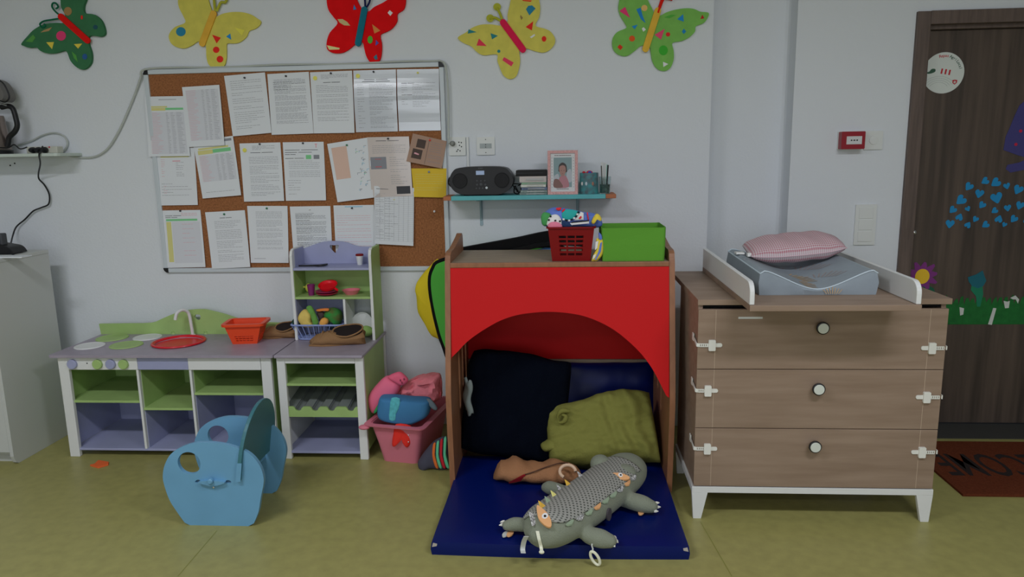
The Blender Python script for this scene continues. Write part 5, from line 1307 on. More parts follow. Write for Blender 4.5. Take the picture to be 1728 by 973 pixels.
    paper('dense letter partly behind the play kitchen hutch, fourth in the bottom row', [(489, 348.3), (557.4, 347.3), (562, 443), (497, 444)], 1, T(v0=.12, v1=.7, step=.022, u0=.12, u1=.88, mi=2)+T(v0=.12, v1=.7, step=.03, u0=.12, u1=.5, mi=1), pin='white', pinuv=(.49, .05))
    paper('pink lined sheet with teal heading behind the play kitchen hutch', [(562.6, 346.5), (631, 345.5), (636, 441), (568, 442)], 0, [(.28, .02, .72, .032, 6)]+T(v0=.18, v1=.8, step=.04, u0=.06, u1=.9, mi=3)+[(.08, .89, .2, .905, 2), (.24, .89, .38, .905, 2)], pinuv=(.46, .05))
    grid_ = [(.02+.96*j/8, .12, .024+.96*j/8, .93, 1) for j in range(9)]+[(.02, .12+.81*i/24, .98, .1215+.81*i/24, 1) for i in range(25)]
    paper('handwritten table sheet overlapping the bottom of the beige laminated sheet', [(631.4, 313.5), (698.7, 317), (698, 414.4), (632, 411)], 7, ttl(.04, .05, .9)+grid_+T(v0=.14, v1=.9, step=.03, u0=.04, u1=.24, mi=1)+T(v0=.2, v1=.9, step=.045, u0=.26, u1=.6, mi=1, short=.7)+[(.48, .21, .52, .225, 4)], pin=None)
    # round dot stickers of the letterheads + loose pin
    p = P(733, 356.5, Y=-.011)
    tag(MB().lathe([(.0008, .002), (.006, .0), (.006, -.002), (.003, -.003), (.003, -.007), (.0045, -.009), (.001, -.010)], (p.x, -.0105, p.z), 'Y', 12).build('push_pin', PINMATS['white'], smooth=True), 'single white push pin stuck in the bare cork at the right', 'push pin')
    for x, y, m in ((531.5, 131.8, 'yellow'), (603.5, 127.8, 'yellow')):
        pass
build_papers()
def dots():
    for x, y, lab in ((531.5, 131.8, 'round yellow sticker on the middle sheet of the top row'), (603.8, 128, 'round yellow sticker on the glossy fourth sheet of the top row'), (412.5, 253.3, 'round peach sticker on the letter in the second row')):
        p = P(x, y, Y=-.02)
        tag(MB().prism([circ(p.x, p.z, .011, 20)], XZ(-.0178), 0, .0012).build('round_sticker', PINMATS['yellow']), lab, 'sticker', 'round stickers on letters')
dots()

# ------------------------------------------------------------------ felt butterflies
zb1 = zf(3.923, 0, 0); zb2 = zf(3.927, 260, 0); zb3 = zf(3.84, 760, 0)
def butterfly(label, zz, wings, body, antennae, shapes, wm, bmat, am, depth=.012):
    Yw = -depth
    pts = smooth_loop([(p.x, p.z) for p in [P(*zz(a, b), Y=Yw) for a, b in wings]], 4)
    c = P(*zz(*body[0]), Y=Yw)
    t = thing('paper_butterfly', label, 'butterfly decoration', (c.x, -.004, c.z), 'felt butterflies along the top of the wall')
    MB().prism([pts], XZ(-.003), 0, depth-.003).build('wings', wm, t, bevel=.001)
    a, b = [P(*zz(*q), Y=Yw) for q in body]; d = (b-a); L = d.length; d = d/L; n = Vector((-d.z, 0, d.x)); r = .0165
    out = [(L-r+r*math.cos(q), r*math.sin(q)) for q in [PI*i/10-PI/2 for i in range(11)]]+[(r+r*math.cos(q), r*math.sin(q)) for q in [PI*i/10+PI/2 for i in range(11)]]
    MB().prism([out], lambda u, v, w: a+d*u+n*v+Vector((0, -w, 0)), .0005, .009).build('body', bmat, t, bevel=.003)
    for an in antennae:
        ps = spline([P(*zz(*q), Y=Yw-.003) for q in an[1:]], 6)
        MB().tube(ps, an[0], 8).build('antenna', am, t, smooth=True)
    for s in shapes:
        kind, col = s[0], s[1]
        m = mat('felt_%d_%d_%d' % col, col, .9, k=2.3)
        if kind == 'c': x, y, r1 = s[2:5]; l = [(x+r1*math.cos(q*PI/10), y+r1*(s[5] if len(s) > 5 else 1)*math.sin(q*PI/10)) for q in range(20)]
        else: l = s[2]
        lw = [(p.x, p.z) for p in [P(*zz(*q), Y=Yw) for q in l]]
        MB().prism([lw], XZ(Yw-.0002), 0, .0012).build('glued_shape', m, t)
def fm(n, c, **k): return mat(n, c, .9, k=1.95, spec=.1, noise_=.08, nscale=20, **k)
def butterflies():
    RE, BLc, YEc, TL_, PKc, WHc, NV = (185, 30, 22), (30, 95, 120), (185, 150, 55), (30, 95, 100), (185, 45, 85), (165, 168, 168), (40, 50, 95)
    butterfly('dark green butterfly with red body, leftmost on the wall', zb1,
              [(140, 290), (185, 235), (225, 195), (290, 160), (370, 150), (420, 150), (430, 100), (405, 50), (400, 0), (400, -60), (450, -130), (520, -140), (575, -70), (570, -10), (553, 40), (560, 85), (620, 95), (665, 130), (688, 180), (692, 225), (665, 242), (610, 235), (585, 245), (585, 290), (603, 350), (602, 410), (575, 448), (540, 460), (500, 440), (465, 400), (445, 350), (425, 335), (370, 350), (310, 352), (265, 335), (240, 314), (190, 315), (160, 305)],
              [(393, 98), (598, 282)], [(.0045, (395, 100), (365, 75), (345, 45), (350, 22), (370, 22), (385, 45), (370, 58)), (.0045, (395, 122), (345, 130), (290, 140), (265, 160), (280, 182), (300, 172), (292, 158))],
              [('c', PKc, 405, 237, 32), ('p', YEc, [(307, 280), (358, 278), (345, 325)]), ('p', YEc, [(490, 292), (545, 288), (518, 322)]), ('c', (120, 95, 60), 450, 75, 26, 1.1), ('p', (130, 105, 70), [(270, 215), (290, 200), (345, 180), (325, 205)]), ('c', RE, 542, 115, 7, 2), ('c', (30, 65, 110), 562, 375, 16, 1.2), ('c', (25, 60, 70), 632, 180, 15), ('p', (60, 110, 50), [(170, 275), (220, 230), (235, 250), (215, 280)]), ('p', (60, 115, 50), [(475, 340), (505, 365), (515, 410), (490, 385)])],
              fm('felt_dark_green', (48, 92, 62)), fm('felt_red_body', (210, 22, 18)), fm('pipe_green', (16, 80, 56)), depth=.02)
    butterfly('yellow butterfly with orange body above the left of the cork board', zb2,
              [(410, 110), (450, 92), (510, 80), (580, 80), (640, 95), (680, 120), (706, 140), (700, 165), (670, 190), (630, 205), (610, 245), (565, 280), (520, 288), (482, 290), (480, 340), (478, 390), (465, 435), (430, 450), (390, 450), (360, 425), (347, 380), (345, 330), (342, 300), (330, 290), (290, 275), (250, 300), (200, 320), (150, 312), (115, 290), (97, 250), (105, 215), (140, 178), (205, 150), (195, 110), (165, 50), (158, 0), (170, -80), (230, -150), (300, -150), (345, -80), (360, 0), (385, 75)],
              [(405, 72), (315, 308)], [(.007, (405, 75), (400, 30), (395, -20), (385, -50)), (.007, (415, 75), (430, 40), (445, 15), (470, 15), (480, -5), (465, -20))],
              [('c', BLc, 178, 210, 32, .95), ('p', RE, [(385, 230), (443, 250), (415, 287)]), ('p', (30, 100, 150), [(478, 243), (505, 222), (512, 263)]), ('p', (205, 160, 60), [(535, 183), (600, 200), (582, 235)]), ('c', RE, 412, 330, 21), ('c', RE, 437, 392, 22)],
              fm('felt_yellow', (168, 160, 74)), fm('felt_orange', (190, 138, 52)), fm('pipe_olive', (140, 140, 48)))
    butterfly('red butterfly with teal body above the middle of the cork board', zb2,
              [(1420, 75), (1460, 45), (1520, 15), (1570, -20), (1620, -60), (1660, -50), (1668, 0), (1655, 60), (1613, 92), (1610, 140), (1580, 185), (1540, 210), (1500, 232), (1508, 290), (1507, 350), (1495, 400), (1465, 420), (1430, 410), (1405, 370), (1392, 320), (1380, 280), (1330, 295), (1300, 320), (1260, 345), (1215, 353), (1170, 345), (1145, 320), (1145, 270), (1165, 215), (1215, 155), (1190, 115), (1155, 65), (1143, 0), (1150, -60), (1200, -130), (1280, -120), (1330, -40), (1345, 0), (1375, 55)],
              [(1400, 45), (1350, 308)], [(.005, (1400, 50), (1398, 10), (1395, -40)), (.005, (1406, 50), (1425, 20), (1440, -40))],
              [('p', (40, 90, 140), [(1325, 30), (1342, 62), (1320, 66)]), ('p', (150, 135, 95), [(1215, 127), (1250, 127), (1280, 145), (1300, 170), (1260, 168), (1230, 150)]), ('p', WHc, [(1548, 85), (1562, 68), (1582, 85), (1566, 106)]), ('p', (160, 100, 50), [(1445, 160), (1500, 203), (1460, 222)]), ('c', (60, 130, 40), 1432, 263, 17, 1.5), ('p', (60, 60, 130), [(1470, 265), (1490, 285), (1468, 303)]), ('p', (45, 85, 100), [(1455, 378), (1475, 360), (1482, 392), (1465, 396)]), ('p', (175, 160, 110), [(1145, 300), (1230, 318), (1228, 328), (1160, 330)])],
              fm('felt_red', (180, 14, 18)), fm('felt_teal', (22, 88, 104)), fm('pipe_navy', (20, 24, 60)), depth=.016)
    butterfly('yellow butterfly with crimson body right of the cork board', zb3,
              [(330, 165), (260, 157), (195, 160), (140, 180), (100, 210), (48, 243), (80, 275), (135, 300), (170, 335), (215, 357), (300, 352), (305, 395), (325, 450), (345, 490), (385, 512), (425, 495), (445, 440), (452, 390), (447, 330), (475, 320), (500, 315), (545, 330), (600, 340), (640, 325), (672, 290), (678, 250), (650, 205), (610, 185), (552, 165), (575, 110), (582, 50), (575, 0), (560, -80), (500, -140), (430, -120), (400, -40), (385, 30), (370, 95), (370, 140)],
              [(330, 130), (482, 338)], [(.0065, (335, 125), (320, 85), (300, 50)), (.0065, (325, 135), (290, 115), (255, 118))],
              [('c', (130, 132, 40), 303, 45, 25), ('c', (130, 132, 40), 258, 118, 25), ('p', BLc, [(490, 60), (505, 38), (530, 35), (552, 55), (512, 100)]), ('p', RE, [(488, 175), (537, 138), (528, 197)]), ('p', TL_, [(118, 190), (170, 208), (112, 218)]), ('p', TL_, [(260, 215), (308, 232), (270, 255)]), ('p', (185, 40, 60), [(185, 250), (235, 298), (170, 295)]), ('p', (190, 45, 70), [(348, 370), (410, 405), (395, 430), (337, 390)]), ('c', RE, 607, 252, 15, 1.2), ('p', WHc, [(515, 240), (545, 220), (550, 230), (525, 247)]), ('p', (110, 90, 50), [(455, 97), (470, 115), (460, 130), (452, 110)]), ('p', RE, [(465, 0), (528, 3), (520, 12), (470, 6)]), ('c', TL_, 314, 332, 10)],
              fm('felt_yellow', (168, 160, 74)), fm('felt_crimson', (175, 28, 62)), fm('pipe_lime', (140, 142, 44)))
    butterfly('light green butterfly with orange body, rightmost on the wall', zb3,
              [(1360, 100), (1400, 80), (1460, 62), (1530, 53), (1580, 58), (1620, 75), (1674, 83), (1665, 120), (1640, 150), (1592, 170), (1585, 205), (1550, 240), (1500, 265), (1440, 278), (1447, 330), (1447, 385), (1425, 440), (1385, 460), (1340, 445), (1310, 400), (1300, 350), (1290, 305), (1240, 295), (1200, 325), (1150, 360), (1105, 360), (1065, 335), (1048, 290), (1055, 240), (1085, 205), (1140, 180), (1130, 150), (1100, 100), (1088, 50), (1095, 0), (1110, -80), (1180, -140), (1240, -100), (1280, 0), (1310, 60), (1325, 95)],
              [(1350, 50), (1258, 338)], [(.008, (1345, 85), (1362, 30), (1385, -15), (1415, -10), (1440, -5)), (.007, (1350, 60), (1370, 0), (1375, -40))],
              [('p', PKc, [(1095, 72), (1132, 45), (1165, 117)]), ('p', (25, 95, 150), [(1205, 60), (1232, 50), (1245, 100), (1265, 150), (1235, 125)]), ('c', (170, 135, 80), 1257, 52, 20), ('p', (25, 100, 150), [(1175, 170), (1213, 160), (1195, 190)]), ('p', WHc, [(1240, 185), (1252, 176), (1267, 192), (1250, 206)]), ('c', (185, 65, 25), 1177, 250, 19), ('p', (160, 40, 20), [(1082, 305), (1098, 288), (1118, 305), (1102, 325)]), ('p', (190, 55, 85), [(1323, 225), (1388, 187), (1365, 257)]), ('c', (160, 30, 30), 1410, 223, 14), ('p', (25, 100, 150), [(1470, 125), (1508, 92), (1512, 140)]), ('p', (20, 95, 140), [(1500, 205), (1512, 186), (1528, 205), (1512, 220)]), ('p', (140, 20, 25), [(1632, 95), (1645, 118), (1620, 124)]), ('c', (45, 125, 35), 1380, 326, 29, 1.1), ('p', WHc, [(1378, 400), (1412, 415), (1380, 434)]), ('p', (60, 125, 45), [(1385, 112), (1430, 95), (1462, 98), (1420, 118)])],
              fm('felt_light_green', (98, 146, 70)), fm('felt_amber', (190, 142, 52)), fm('pipe_red', (215, 26, 16)))
butterflies()

# ------------------------------------------------------------------ turquoise wall shelf and what stands on it
SHZ = 1.289
def shelf():
    TQ = mat('turquoise_paint', (72, 140, 144), .5, k=1.9, noise_=.08, nscale=12); RW = mat('bare_wood', (128, 78, 52), .7, k=2.3)
    x0, x1 = -.598, .272; y0, y1 = -.2, -.002
    t = thing('wall_shelf', 'narrow turquoise painted shelf on two thin brackets beside the cork board', 'shelf', ((x0+x1)/2, -.1, SHZ-.023))
    def bxx(n, m, a, b, **k): return MB().box(a, b).build(n, m, t, **k)
    bxx('board', TQ, (x0+.04, y0, SHZ-.022), (x1-.052, y1, SHZ), bevel=.002)
    bxx('bare_end', RW, (x0, y0+.001, SHZ-.0215), (x0+.0398, -.025, SHZ-.0005), bevel=.002)
    bxx('bare_end', RW, (x1-.0518, y0+.001, SHZ-.0215), (x1, y1, SHZ-.0005), bevel=.003)
    for bx in (-.427, .085):
        m = MB(); m.box((bx-.008, -.004, 1.125), (bx+.008, -.001, SHZ-.0225)); m.lathe([(.001, -.001), (.009, -.001), (.009, -.006), (.001, -.006)], (bx, 0, 1.128), 'Y', 14)
        m.box((bx-.006, -.17, SHZ-.029), (bx+.006, -.004, SHZ-.0225)); m.box((bx-.003, -.05, 1.15), (bx+.003, -.004, SHZ-.03), lambda v: Vector((v.x, v.y if v.z > 1.2 else max(v.y, -.012), v.z)))
        m.build('bracket', mat('bracket_grey', (112, 128, 134), .5, k=2.3), t, bevel=.001)
shelf()
def radio():
    y = -.185
    a, b = P(757, 300, Y=y), P(866, 300, Y=y); zt = P(810, 281, Y=y).z; x0, x1 = a.x, b.x
    t = thing('cd_radio', 'black portable CD radio with two round speakers on the turquoise shelf', 'radio', ((x0+x1)/2, -.11, SHZ))
    cx = (x0+x1)/2; w = x1-x0; h = zt-SHZ; zc = SHZ+h*.52
    sh = smooth_loop([(cx-w/2+.002, zc), (cx-w*.44, SHZ+h*.83), (cx-w*.33, SHZ+h*.97), (cx, SHZ+h), (cx+w*.33, SHZ+h*.97), (cx+w*.44, SHZ+h*.83), (cx+w/2, zc), (cx+w*.44, SHZ+h*.22), (cx+w*.3, SHZ+h*.05), (cx, SHZ+.006), (cx-w*.3, SHZ+h*.05), (cx-w*.44, SHZ+h*.22)], 4)
    MB().prism([sh], XZ(-.035), 0, .148).build('case', BLACK, t, bevel=.006)
    MB().box((cx-w*.28, -.17, SHZ), (cx+w*.28, -.05, SHZ+.0105)).build('base', BLACKM, t, bevel=.002)
    for sx in (-1, 1):
        c = (cx+sx*w*.325, -.183, zc)
        sp = MB().lathe([(.001, -.004), (.034, -.005), (.036, -.003), (.0385, -.004), (.0385, 0), (.001, 0)], c, 'Y', 36).build('speaker', mat('speaker_mesh', (26, 26, 28), .7, k=1.8, bump=.4, bscale=500), t, smooth=True)
    MB().box((cx-.024, -.1855, zc+h*.2), (cx+.018, -.1832, zc+h*.34)).build('display', mat('lcd', (120, 135, 160), .3, k=2.4), t)
    for i, (dx, dz, r) in enumerate([(-.02, -.02, .005), (0, -.018, .007), (.022, -.02, .005), (-.024, -.038, .004), (-.008, -.038, .004), (.008, -.038, .004), (.028, -.036, .006), (-.02, 0, .004), (0, -.001, .004), (.02, 0, .004)]):
        MB().lathe([(.001, -.002), (r, -.002), (r, 0), (.001, 0)], (cx+dx, -.1833, zc+dz), 'Y', 14).build('button', DARKG if i != 6 else ALU, t)
    tx = MB(); text_mb(tx, 'SONY', .009, lambda u, v, w_: Vector((cx+u, -.1836, zc+h*.42+v))); tx.build('logo', mat('logo_grey', (80, 82, 86), .5, k=2), t)
    hp = spline([(x0+.01, -.1, zc+.02), (x0-.006, -.125, zc+.012), (x0-.006, -.15, zc-.014), (x0+.012, -.165, zc-.03)], 5)
    MB().tube(hp, .004, 8).build('handle', BLACK, t, smooth=True)
radio()
def shelf_items():
    z7_ = zf(9.095, 860, 240)
    # stack of books and cases: (x0,x1,ytop,ybot) from the photo
    Yf = -.175
    rows = [((95, 572), (425, 505), mat('black_case', (12, 12, 13), .6, k=1.5), 'black zipped case on top of the stack on the turquoise shelf', 'pouch'),
            ((150, 562), (508, 588), mat('cream_box', (140, 134, 130), .6, k=2.3), 'cream cardboard box second from the top of the shelf stack', 'box'),
            ((180, 560), (590, 617), mat('green_case', (96, 122, 100), .5, k=2.3), 'thin green and white disc case in the middle of the shelf stack', 'disc case'),
            ((170, 556), (624, 660), mat('white_case', (150, 150, 142), .5, k=2.3), 'thin white disc case above the clear cases of the shelf stack', 'disc case'),
            ((180, 575), (664, 700), mat('blue_case', (66, 78, 98), .4, k=2.3, noise_=.5, nscale=40), 'blue edged disc case near the bottom of the shelf stack', 'disc case'),
            ((165, 575), (702, 735), mat('clear_case', (92, 104, 100), .3, k=2.3, noise_=.5, nscale=60), 'clear disc case second from the bottom of the shelf stack', 'disc case'),
            ((150, 575), (738, 768), mat('clear_case2', (84, 96, 92), .3, k=2.3, noise_=.5, nscale=60), 'clear disc case at the very bottom of the shelf stack', 'disc case')]
    zprev = None
    hs = []
    for (xa, xb), (ya, yb), m, lab, cat in rows: hs.append((P(*z7_(xa, ya), Y=Yf).z-P(*z7_(xa, yb), Y=Yf).z))
    z = SHZ
    tot = P(*z7_(300, 425), Y=Yf).z-SHZ; k = tot/sum(hs)
    for r, h in reversed(list(zip(rows, hs))):
        (xa, xb), (ya, yb), m, lab, cat = r; h *= k
        x0, x1 = P(*z7_(xa, ya), Y=Yf).x, P(*z7_(xb, ya), Y=Yf).x
        t = thing('disc_case' if 'disc' in cat else ('pouch' if cat == 'pouch' else 'small_box'), lab, cat, ((x0+x1)/2, -.11, z), 'stack on the turquoise shelf')
        MB().box((x0, Yf+random.uniform(-.004, .004), z+.0002), (x1, -.05, z+h-.0004)).build('case' if cat != 'box' else 'carton', m, t, bevel=.0012 if cat != 'pouch' else .004)
        if cat == 'pouch':
            MB().tube([(x0-.001, Yf-.004, z+h*.5), (x1-.02, Yf-.005, z+h*.5)], .0012, 6).build('zip', DARKG, t)
        else:
            MB().box((x0+(x1-x0)*.25, Yf-.0055, z+h*.3), (x0+(x1-x0)*.9, Yf-.0045, z+h*.6)).build('spine_label', mat('spine_white', (128, 128, 126), .6, k=2.3), t)
        z += h
    # dark cable tangle at the left of the stack
    rg = random.Random(5); c = P(*z7_(110, 700), Y=-.15); pts = [Vector((c.x+rg.uniform(-.022, .022), -.15+rg.uniform(-.02, .02), SHZ+.006+max(0, rg.uniform(-.0, .05)))) for _ in range(12)]
    tag(MB().tube(spline(pts, 5), .0028, 6).build('cable', BLACKM, smooth=True), 'tangled black cable between radio and stack of cases', 'cable')
    # baby photograph in a pink frame
    TL, TR, BR, BL = [P(*z7_(a, b), Y=-.165) for a, b in ((615, 125), (1085, 120), (1052, 750), (582, 752))]
    cx = (BL.x+BR.x)/2; w = (BR.x-BL.x)*.985; h = (TL.z+TR.z)/2-SHZ
    t = thing('photo_frame', 'pink speckled photo frame holding a baby portrait on the turquoise shelf', 'photo frame', (cx, -.165, SHZ))
    fn = lambda u, v, d: Vector((cx+u, -.175+v*.16-d, SHZ+v))
    PF = mat('rose_glitter', (158, 118, 116), .6, k=2.3, noise_=.35, nscale=260)
    b_ = w*.095
    MB().prism([[(-w/2, 0), (w/2, 0), (w/2, h), (-w/2, h)], [(-w/2+b_, b_), (w/2-b_, b_), (w/2-b_, h-b_), (-w/2+b_, h-b_)]], fn, -.006, .008).build('frame', PF, t, bevel=.0015)
    MB().prism([[(-w/2+b_, b_), (w/2-b_, b_), (w/2-b_, h-b_), (-w/2+b_, h-b_)]], fn, -.003, .001).build('mount', mat('mount_white', (150, 152, 152), .7, k=2.3), t)
    pw, ph0, ph1 = w*.30, h*.165, h*.84
    pic = MB(); V = [mat('pic_teal', (92, 110, 112), .4, k=2.2), mat('pic_skin', (118, 88, 80), .4, k=2.2), mat('pic_hair', (42, 36, 34), .4, k=2.2), mat('pic_pink', (128, 86, 92), .4, k=2.2), mat('pic_white', (128, 132, 136), .4, k=2.2), mat('pic_brown', (90, 64, 58), .4, k=2.2)]
    pic.m(0).prism([[(-pw, ph0), (pw, ph0), (pw, ph1), (-pw, ph1)]], fn, .001, .0016)
    S = lambda a, b: (-pw+2*pw*a, ph0+(ph1-ph0)*b)
    for mi, pts, o in ((4, [(.0, .35), (.25, .45), (.3, .2), (.1, .15)], 1), (4, [(.72, .5), (.95, .6), (.99, .2), (.75, .2)], 1), (3, [(.2, 0), (.25, .22), (.4, .38), (.62, .4), (.78, .25), (.82, .0)], 2), (5, [(0.01, .0), (.02, .25), (.2, .28), (.35, .2), (.5, .0)], 3), (2, [(.27, .62), (.3, .75), (.48, .83), (.68, .76), (.73, .6), (.7, .5), (.3, .52)], 3), (1, [(.3, .6), (.34, .7), (.5, .74), (.64, .69), (.67, .55), (.6, .42), (.48, .37), (.36, .44)], 4)):
        pic.m(mi).prism([smooth_loop([S(*q) for q in pts], 3)], fn, .0016, .0016+.0002*o)
    for a_, b2 in ((.42, .56), (.57, .56)): pic.m(2).prism([circ(*S(a_, b2), w*.012, 8)], fn, .002, .0028)
    pic.m(5).prism([circ(*S(.49, .46), w*.02, 8, w*.008)], fn, .002, .0028)
    pic.build('portrait', V, t)
    # dots and little lettering on the mount
    dm = MB(); rg = random.Random(2)
    for i in range(11):
        for sx in (-1, 1): dm.prism([circ(sx*w*.355, h*.17+i*h*.066, w*.011, 8)], fn, .001, .0016)
    for (v0, u0, u1) in ((h*.885, -.27, .26), (h*.125, -.2, .18)):
        u = u0*w
        while u < u1*w:
            l = rg.uniform(.02, .05)*w; dm.prism([[(u, v0-.002), (u+l, v0-.002), (u+l, v0+.002), (u, v0+.002)]], fn, .001, .0015); u += l*1.35
    dm.build('mount_print', mat('print_rose', (90, 78, 80), .7, k=2), t)
    # decorated jar and pen cup
    yj = -.14
    xa, xb = P(*z7_(1075, 600), Y=yj).x, P(*z7_(1362, 600), Y=yj).x; hj = P(*z7_(1200, 470), Y=yj-.03).z-SHZ; r = (xb-xa)/2
    cj = ((xa+xb)/2, yj, SHZ)
    t = thing('decorated_jar', 'teal and grey decorated jar right of the photo frame', 'jar', cj)
    MB().lathe([(.001, 0), (r*.96, 0), (r, .004), (r, hj), (r*.93, hj), (r*.92, .006), (.001, .006)], cj, 'Z', 32).build('jar', mat('jar_print', (52, 116, 118), .5, k=2.2, noise_=1, nscale=38, dark=(66, 66, 72)), t, smooth=True)
    for a_, col in ((-1.9, (140, 150, 155)), (-1.2, (120, 84, 70)), (-2.4, (150, 148, 145))):
        px = Vector((cj[0]+r*1.01*math.cos(a_), cj[1]+r*1.01*math.sin(a_), SHZ+hj*.5)); MB().ell(px, (.006, .003, .010), n=8, m=6).build('decal', mat('decal_%d' % col[0], col, .6, k=2.2), t)
    t = thing('toy_ball', 'small red and blue ball sitting in the teal decorated jar', 'ball', (cj[0]+.004, yj, SHZ+hj))
    MB().ell((cj[0]+.002, yj, SHZ+hj-.004), (.018, .018, .016)).build('ball', mat('ball_red', (140, 28, 50), .5, k=2.2), t, smooth=True)
    MB().ell((cj[0]+.003, yj-.010, SHZ+hj+.000), (.010, .010, .009)).build('blue_patch', mat('ball_blue', (34, 50, 130), .5, k=2.2), t, smooth=True)
    tag(MB().ell((cj[0]-r*.55, yj-.003, SHZ+hj+.002), (.008, .01, .007)).build('toy_bead', mat('bead_red', (140, 16, 26), .5, k=2.2), smooth=True), 'dark red bead lying in the left of the teal jar', 'bead')
    xa, xb = P(*z7_(1368, 600), Y=yj).x, P(*z7_(1555, 600), Y=yj).x; r = (xb-xa)/2; cj = ((xa+xb)/2+.001, yj, SHZ); hj = P(*z7_(1400, 350), Y=yj-.02).z-SHZ
    t = thing('pen_cup', 'clear cup of pencils and pens at the right end of the turquoise shelf', 'pen cup', cj)
    GL = mat('clear_plastic', (140, 150, 150), .08, k=3, trans=1)
    hc = hj*.6
    MB().lathe([(.001, 0), (r*.85, 0), (r, hc), (r*.94, hc), (r*.8, .003), (.001, .003)], cj, 'Z', 24).build('cup', GL, t, smooth=True)
    MB().lathe([(.001, .004), (r*.78, .004), (r*.83, hj*.32), (.001, hj*.32)], cj, 'Z', 20).build('filling', mat('cup_content', (72, 92, 84), .7, k=2.2, noise_=.8, nscale=70), t, smooth=True)
    for i, (dx, lean, hh, col) in enumerate([(-.016, -.002, 1.12, (160, 160, 158)), (-.008, .006, 1.10, (150, 152, 150)), (.0, .010, 1.08, (160, 162, 160)), (-.019, .0, 1.0, (60, 60, 55)), (.012, .006, 1.02, (22, 22, 24)), (.007, .004, 1.04, (110, 140, 130))]):
        b0 = Vector((cj[0]+dx*.6, yj-.008+.004*(i % 3), SHZ+.005)); b1 = Vector((cj[0]+dx+lean*.4, yj-.012+.006*(i % 3), SHZ+hj*hh*.98))
        col_m = mat('pen_%d' % col[0], col, .5, k=2.2)
        tag(MB().tube([b0, b1], .0038, 8).build('pen', col_m), ['white pen at the left of the clear cup', 'white pen leaning in the middle of the clear cup', 'white pen leaning to the right in the clear cup', 'dark olive pencil at the far left of the clear cup', 'black pen at the right of the clear cup', 'pale green pen in the right half of the clear cup'][i], 'pen', 'pens in the clear cup')
shelf_items()

# ------------------------------------------------------------------ sockets, switches, alarm
PLW = mat('plate_white', (150, 152, 150), .35, k=2.55)
def plate(name, label, cat, px, depth=.012, rect=None):
    a, b = P(px[0], px[1], Y=-.012), P(px[2], px[3], Y=-.012); x0, x1, z0, z1 = a.x, b.x, b.z, a.z
    t = thing(name, label, cat, ((x0+x1)/2, -.006, z0))
    MB().prism([rrect(x0, z0, x1, z1, .005)], XZ(-.0003), 0, depth-.003).build('plate', PLW, t, bevel=.002)
    return t, x0, x1, z0, z1
t, x0, x1, z0, z1 = plate('wall_socket', 'white triple wall socket at the right edge of the cork board', 'socket', (757, 231, 786, 262))
hb = MB()
for cx, cz in (((x0+x1)/2+.022, z0+.066), ((x0+x1)/2+.022, z0+.045), ((x0+x1)/2+.003, z0+.03), ((x0+x1)/2+.014, z0+.024), ((x0+x1)/2+.012, z0+.052), ((x0+x1)/2-.003, z0+.022), ((x0+x1)/2+.009, z0+.068)):
    hb.lathe([(.0005, 0), (.0035, 0), (.0035, -.0008), (.0005, -.0008)], (cx, -.0094, cz), 'Y', 10)
hb.build('pin_holes', BLACK, t)
pc = P(763, 242, Y=-.03)
t = thing('power_plug', 'small grey plug pushed into the wall socket', 'plug', (pc.x, -.02, pc.z))
MB().lathe([(.001, -.03), (.008, -.03), (.013, -.02), (.014, 0), (.001, 0)], (pc.x, -.0094, pc.z), 'Y', 16).build('plug_body', mat('grey_plug', (100, 102, 98), .6, k=2.3), t, smooth=True)
t, x0, x1, z0, z1 = plate('wall_socket', 'white socket plate with grey insert right of the triple socket', 'socket', (804, 231, 835, 261))
MB().box((x0+.016, -.0115, z0+.034), (x1-.016, -.0094, z1-.034)).build('insert', mat('insert_grey', (122, 128, 128), .5, k=2.2), t, bevel=.001)
hb = MB()
for cz in (z0+.012, z1-.014, (z0+z1)/2+.006, (z0+z1)/2-.006): hb.lathe([(.0005, 0), (.0025, 0), (.0025, -.0025), (.0005, -.0025)], ((x0+x1)/2, -.0094, cz), 'Y', 10)
hb.build('screws', BLACK, t)
a, b = P(787, 231, Y=-.008), P(790, 282, Y=-.008)
tag(MB().box((a.x, -.012, b.z), (a.x+.011, -.0005, a.z)).build('cable_duct', PLW, bevel=.001), 'thin white cable duct running down beside the wall socket', 'cable duct')

t = thing('fire_alarm_call_point', 'red fire alarm call point on the wall left of the door', 'fire alarm', tuple(P(1440, 252, Y=0)))
a, b = P(1421, 222, Y=-.055), P(1459, 251, Y=-.055)
AR = mat('alarm_red', (122, 26, 36), .35, k=1.7)
MB().prism([rrect(a.x, b.z, b.x, a.z, .005)], XZ(-.0005), .004, .055).build('housing', AR, t, bevel=.004)
MB().prism([rrect(a.x-.002, b.z-.002, b.x+.002, a.z+.002, .005)], XZ(-.0005), 0, .012).build('base', PLW, t, bevel=.002)
a2, b2 = P(1429, 230, Y=-.056), P(1454, 243, Y=-.056)
MB().box((a2.x, -.0575, b2.z), (b2.x, -.0556, a2.z)).build('window', mat('alarm_white', (150, 150, 150), .4, k=2.3), t)
hb = MB()
for k in (-.014, 0, .014): hb.lathe([(.0005, 0), (.0038, 0), (.0038, -.0006), (.0005, -.0006)], ((a2.x+b2.x)/2+k, -.0576, (a2.z+b2.z)/2), 'Y', 12)
hb.box(((a2.x+b2.x)/2-.016, -.058, (a2.z+b2.z)/2-.0006), ((a2.x+b2.x)/2+.016, -.0576, (a2.z+b2.z)/2+.0006))
hb.build('markings', BLACK, t)
t, x0, x1, z0, z1 = plate('dimmer_switch', 'square white dimmer plate beside the red fire alarm', 'switch', (1460, 221, 1489, 252))
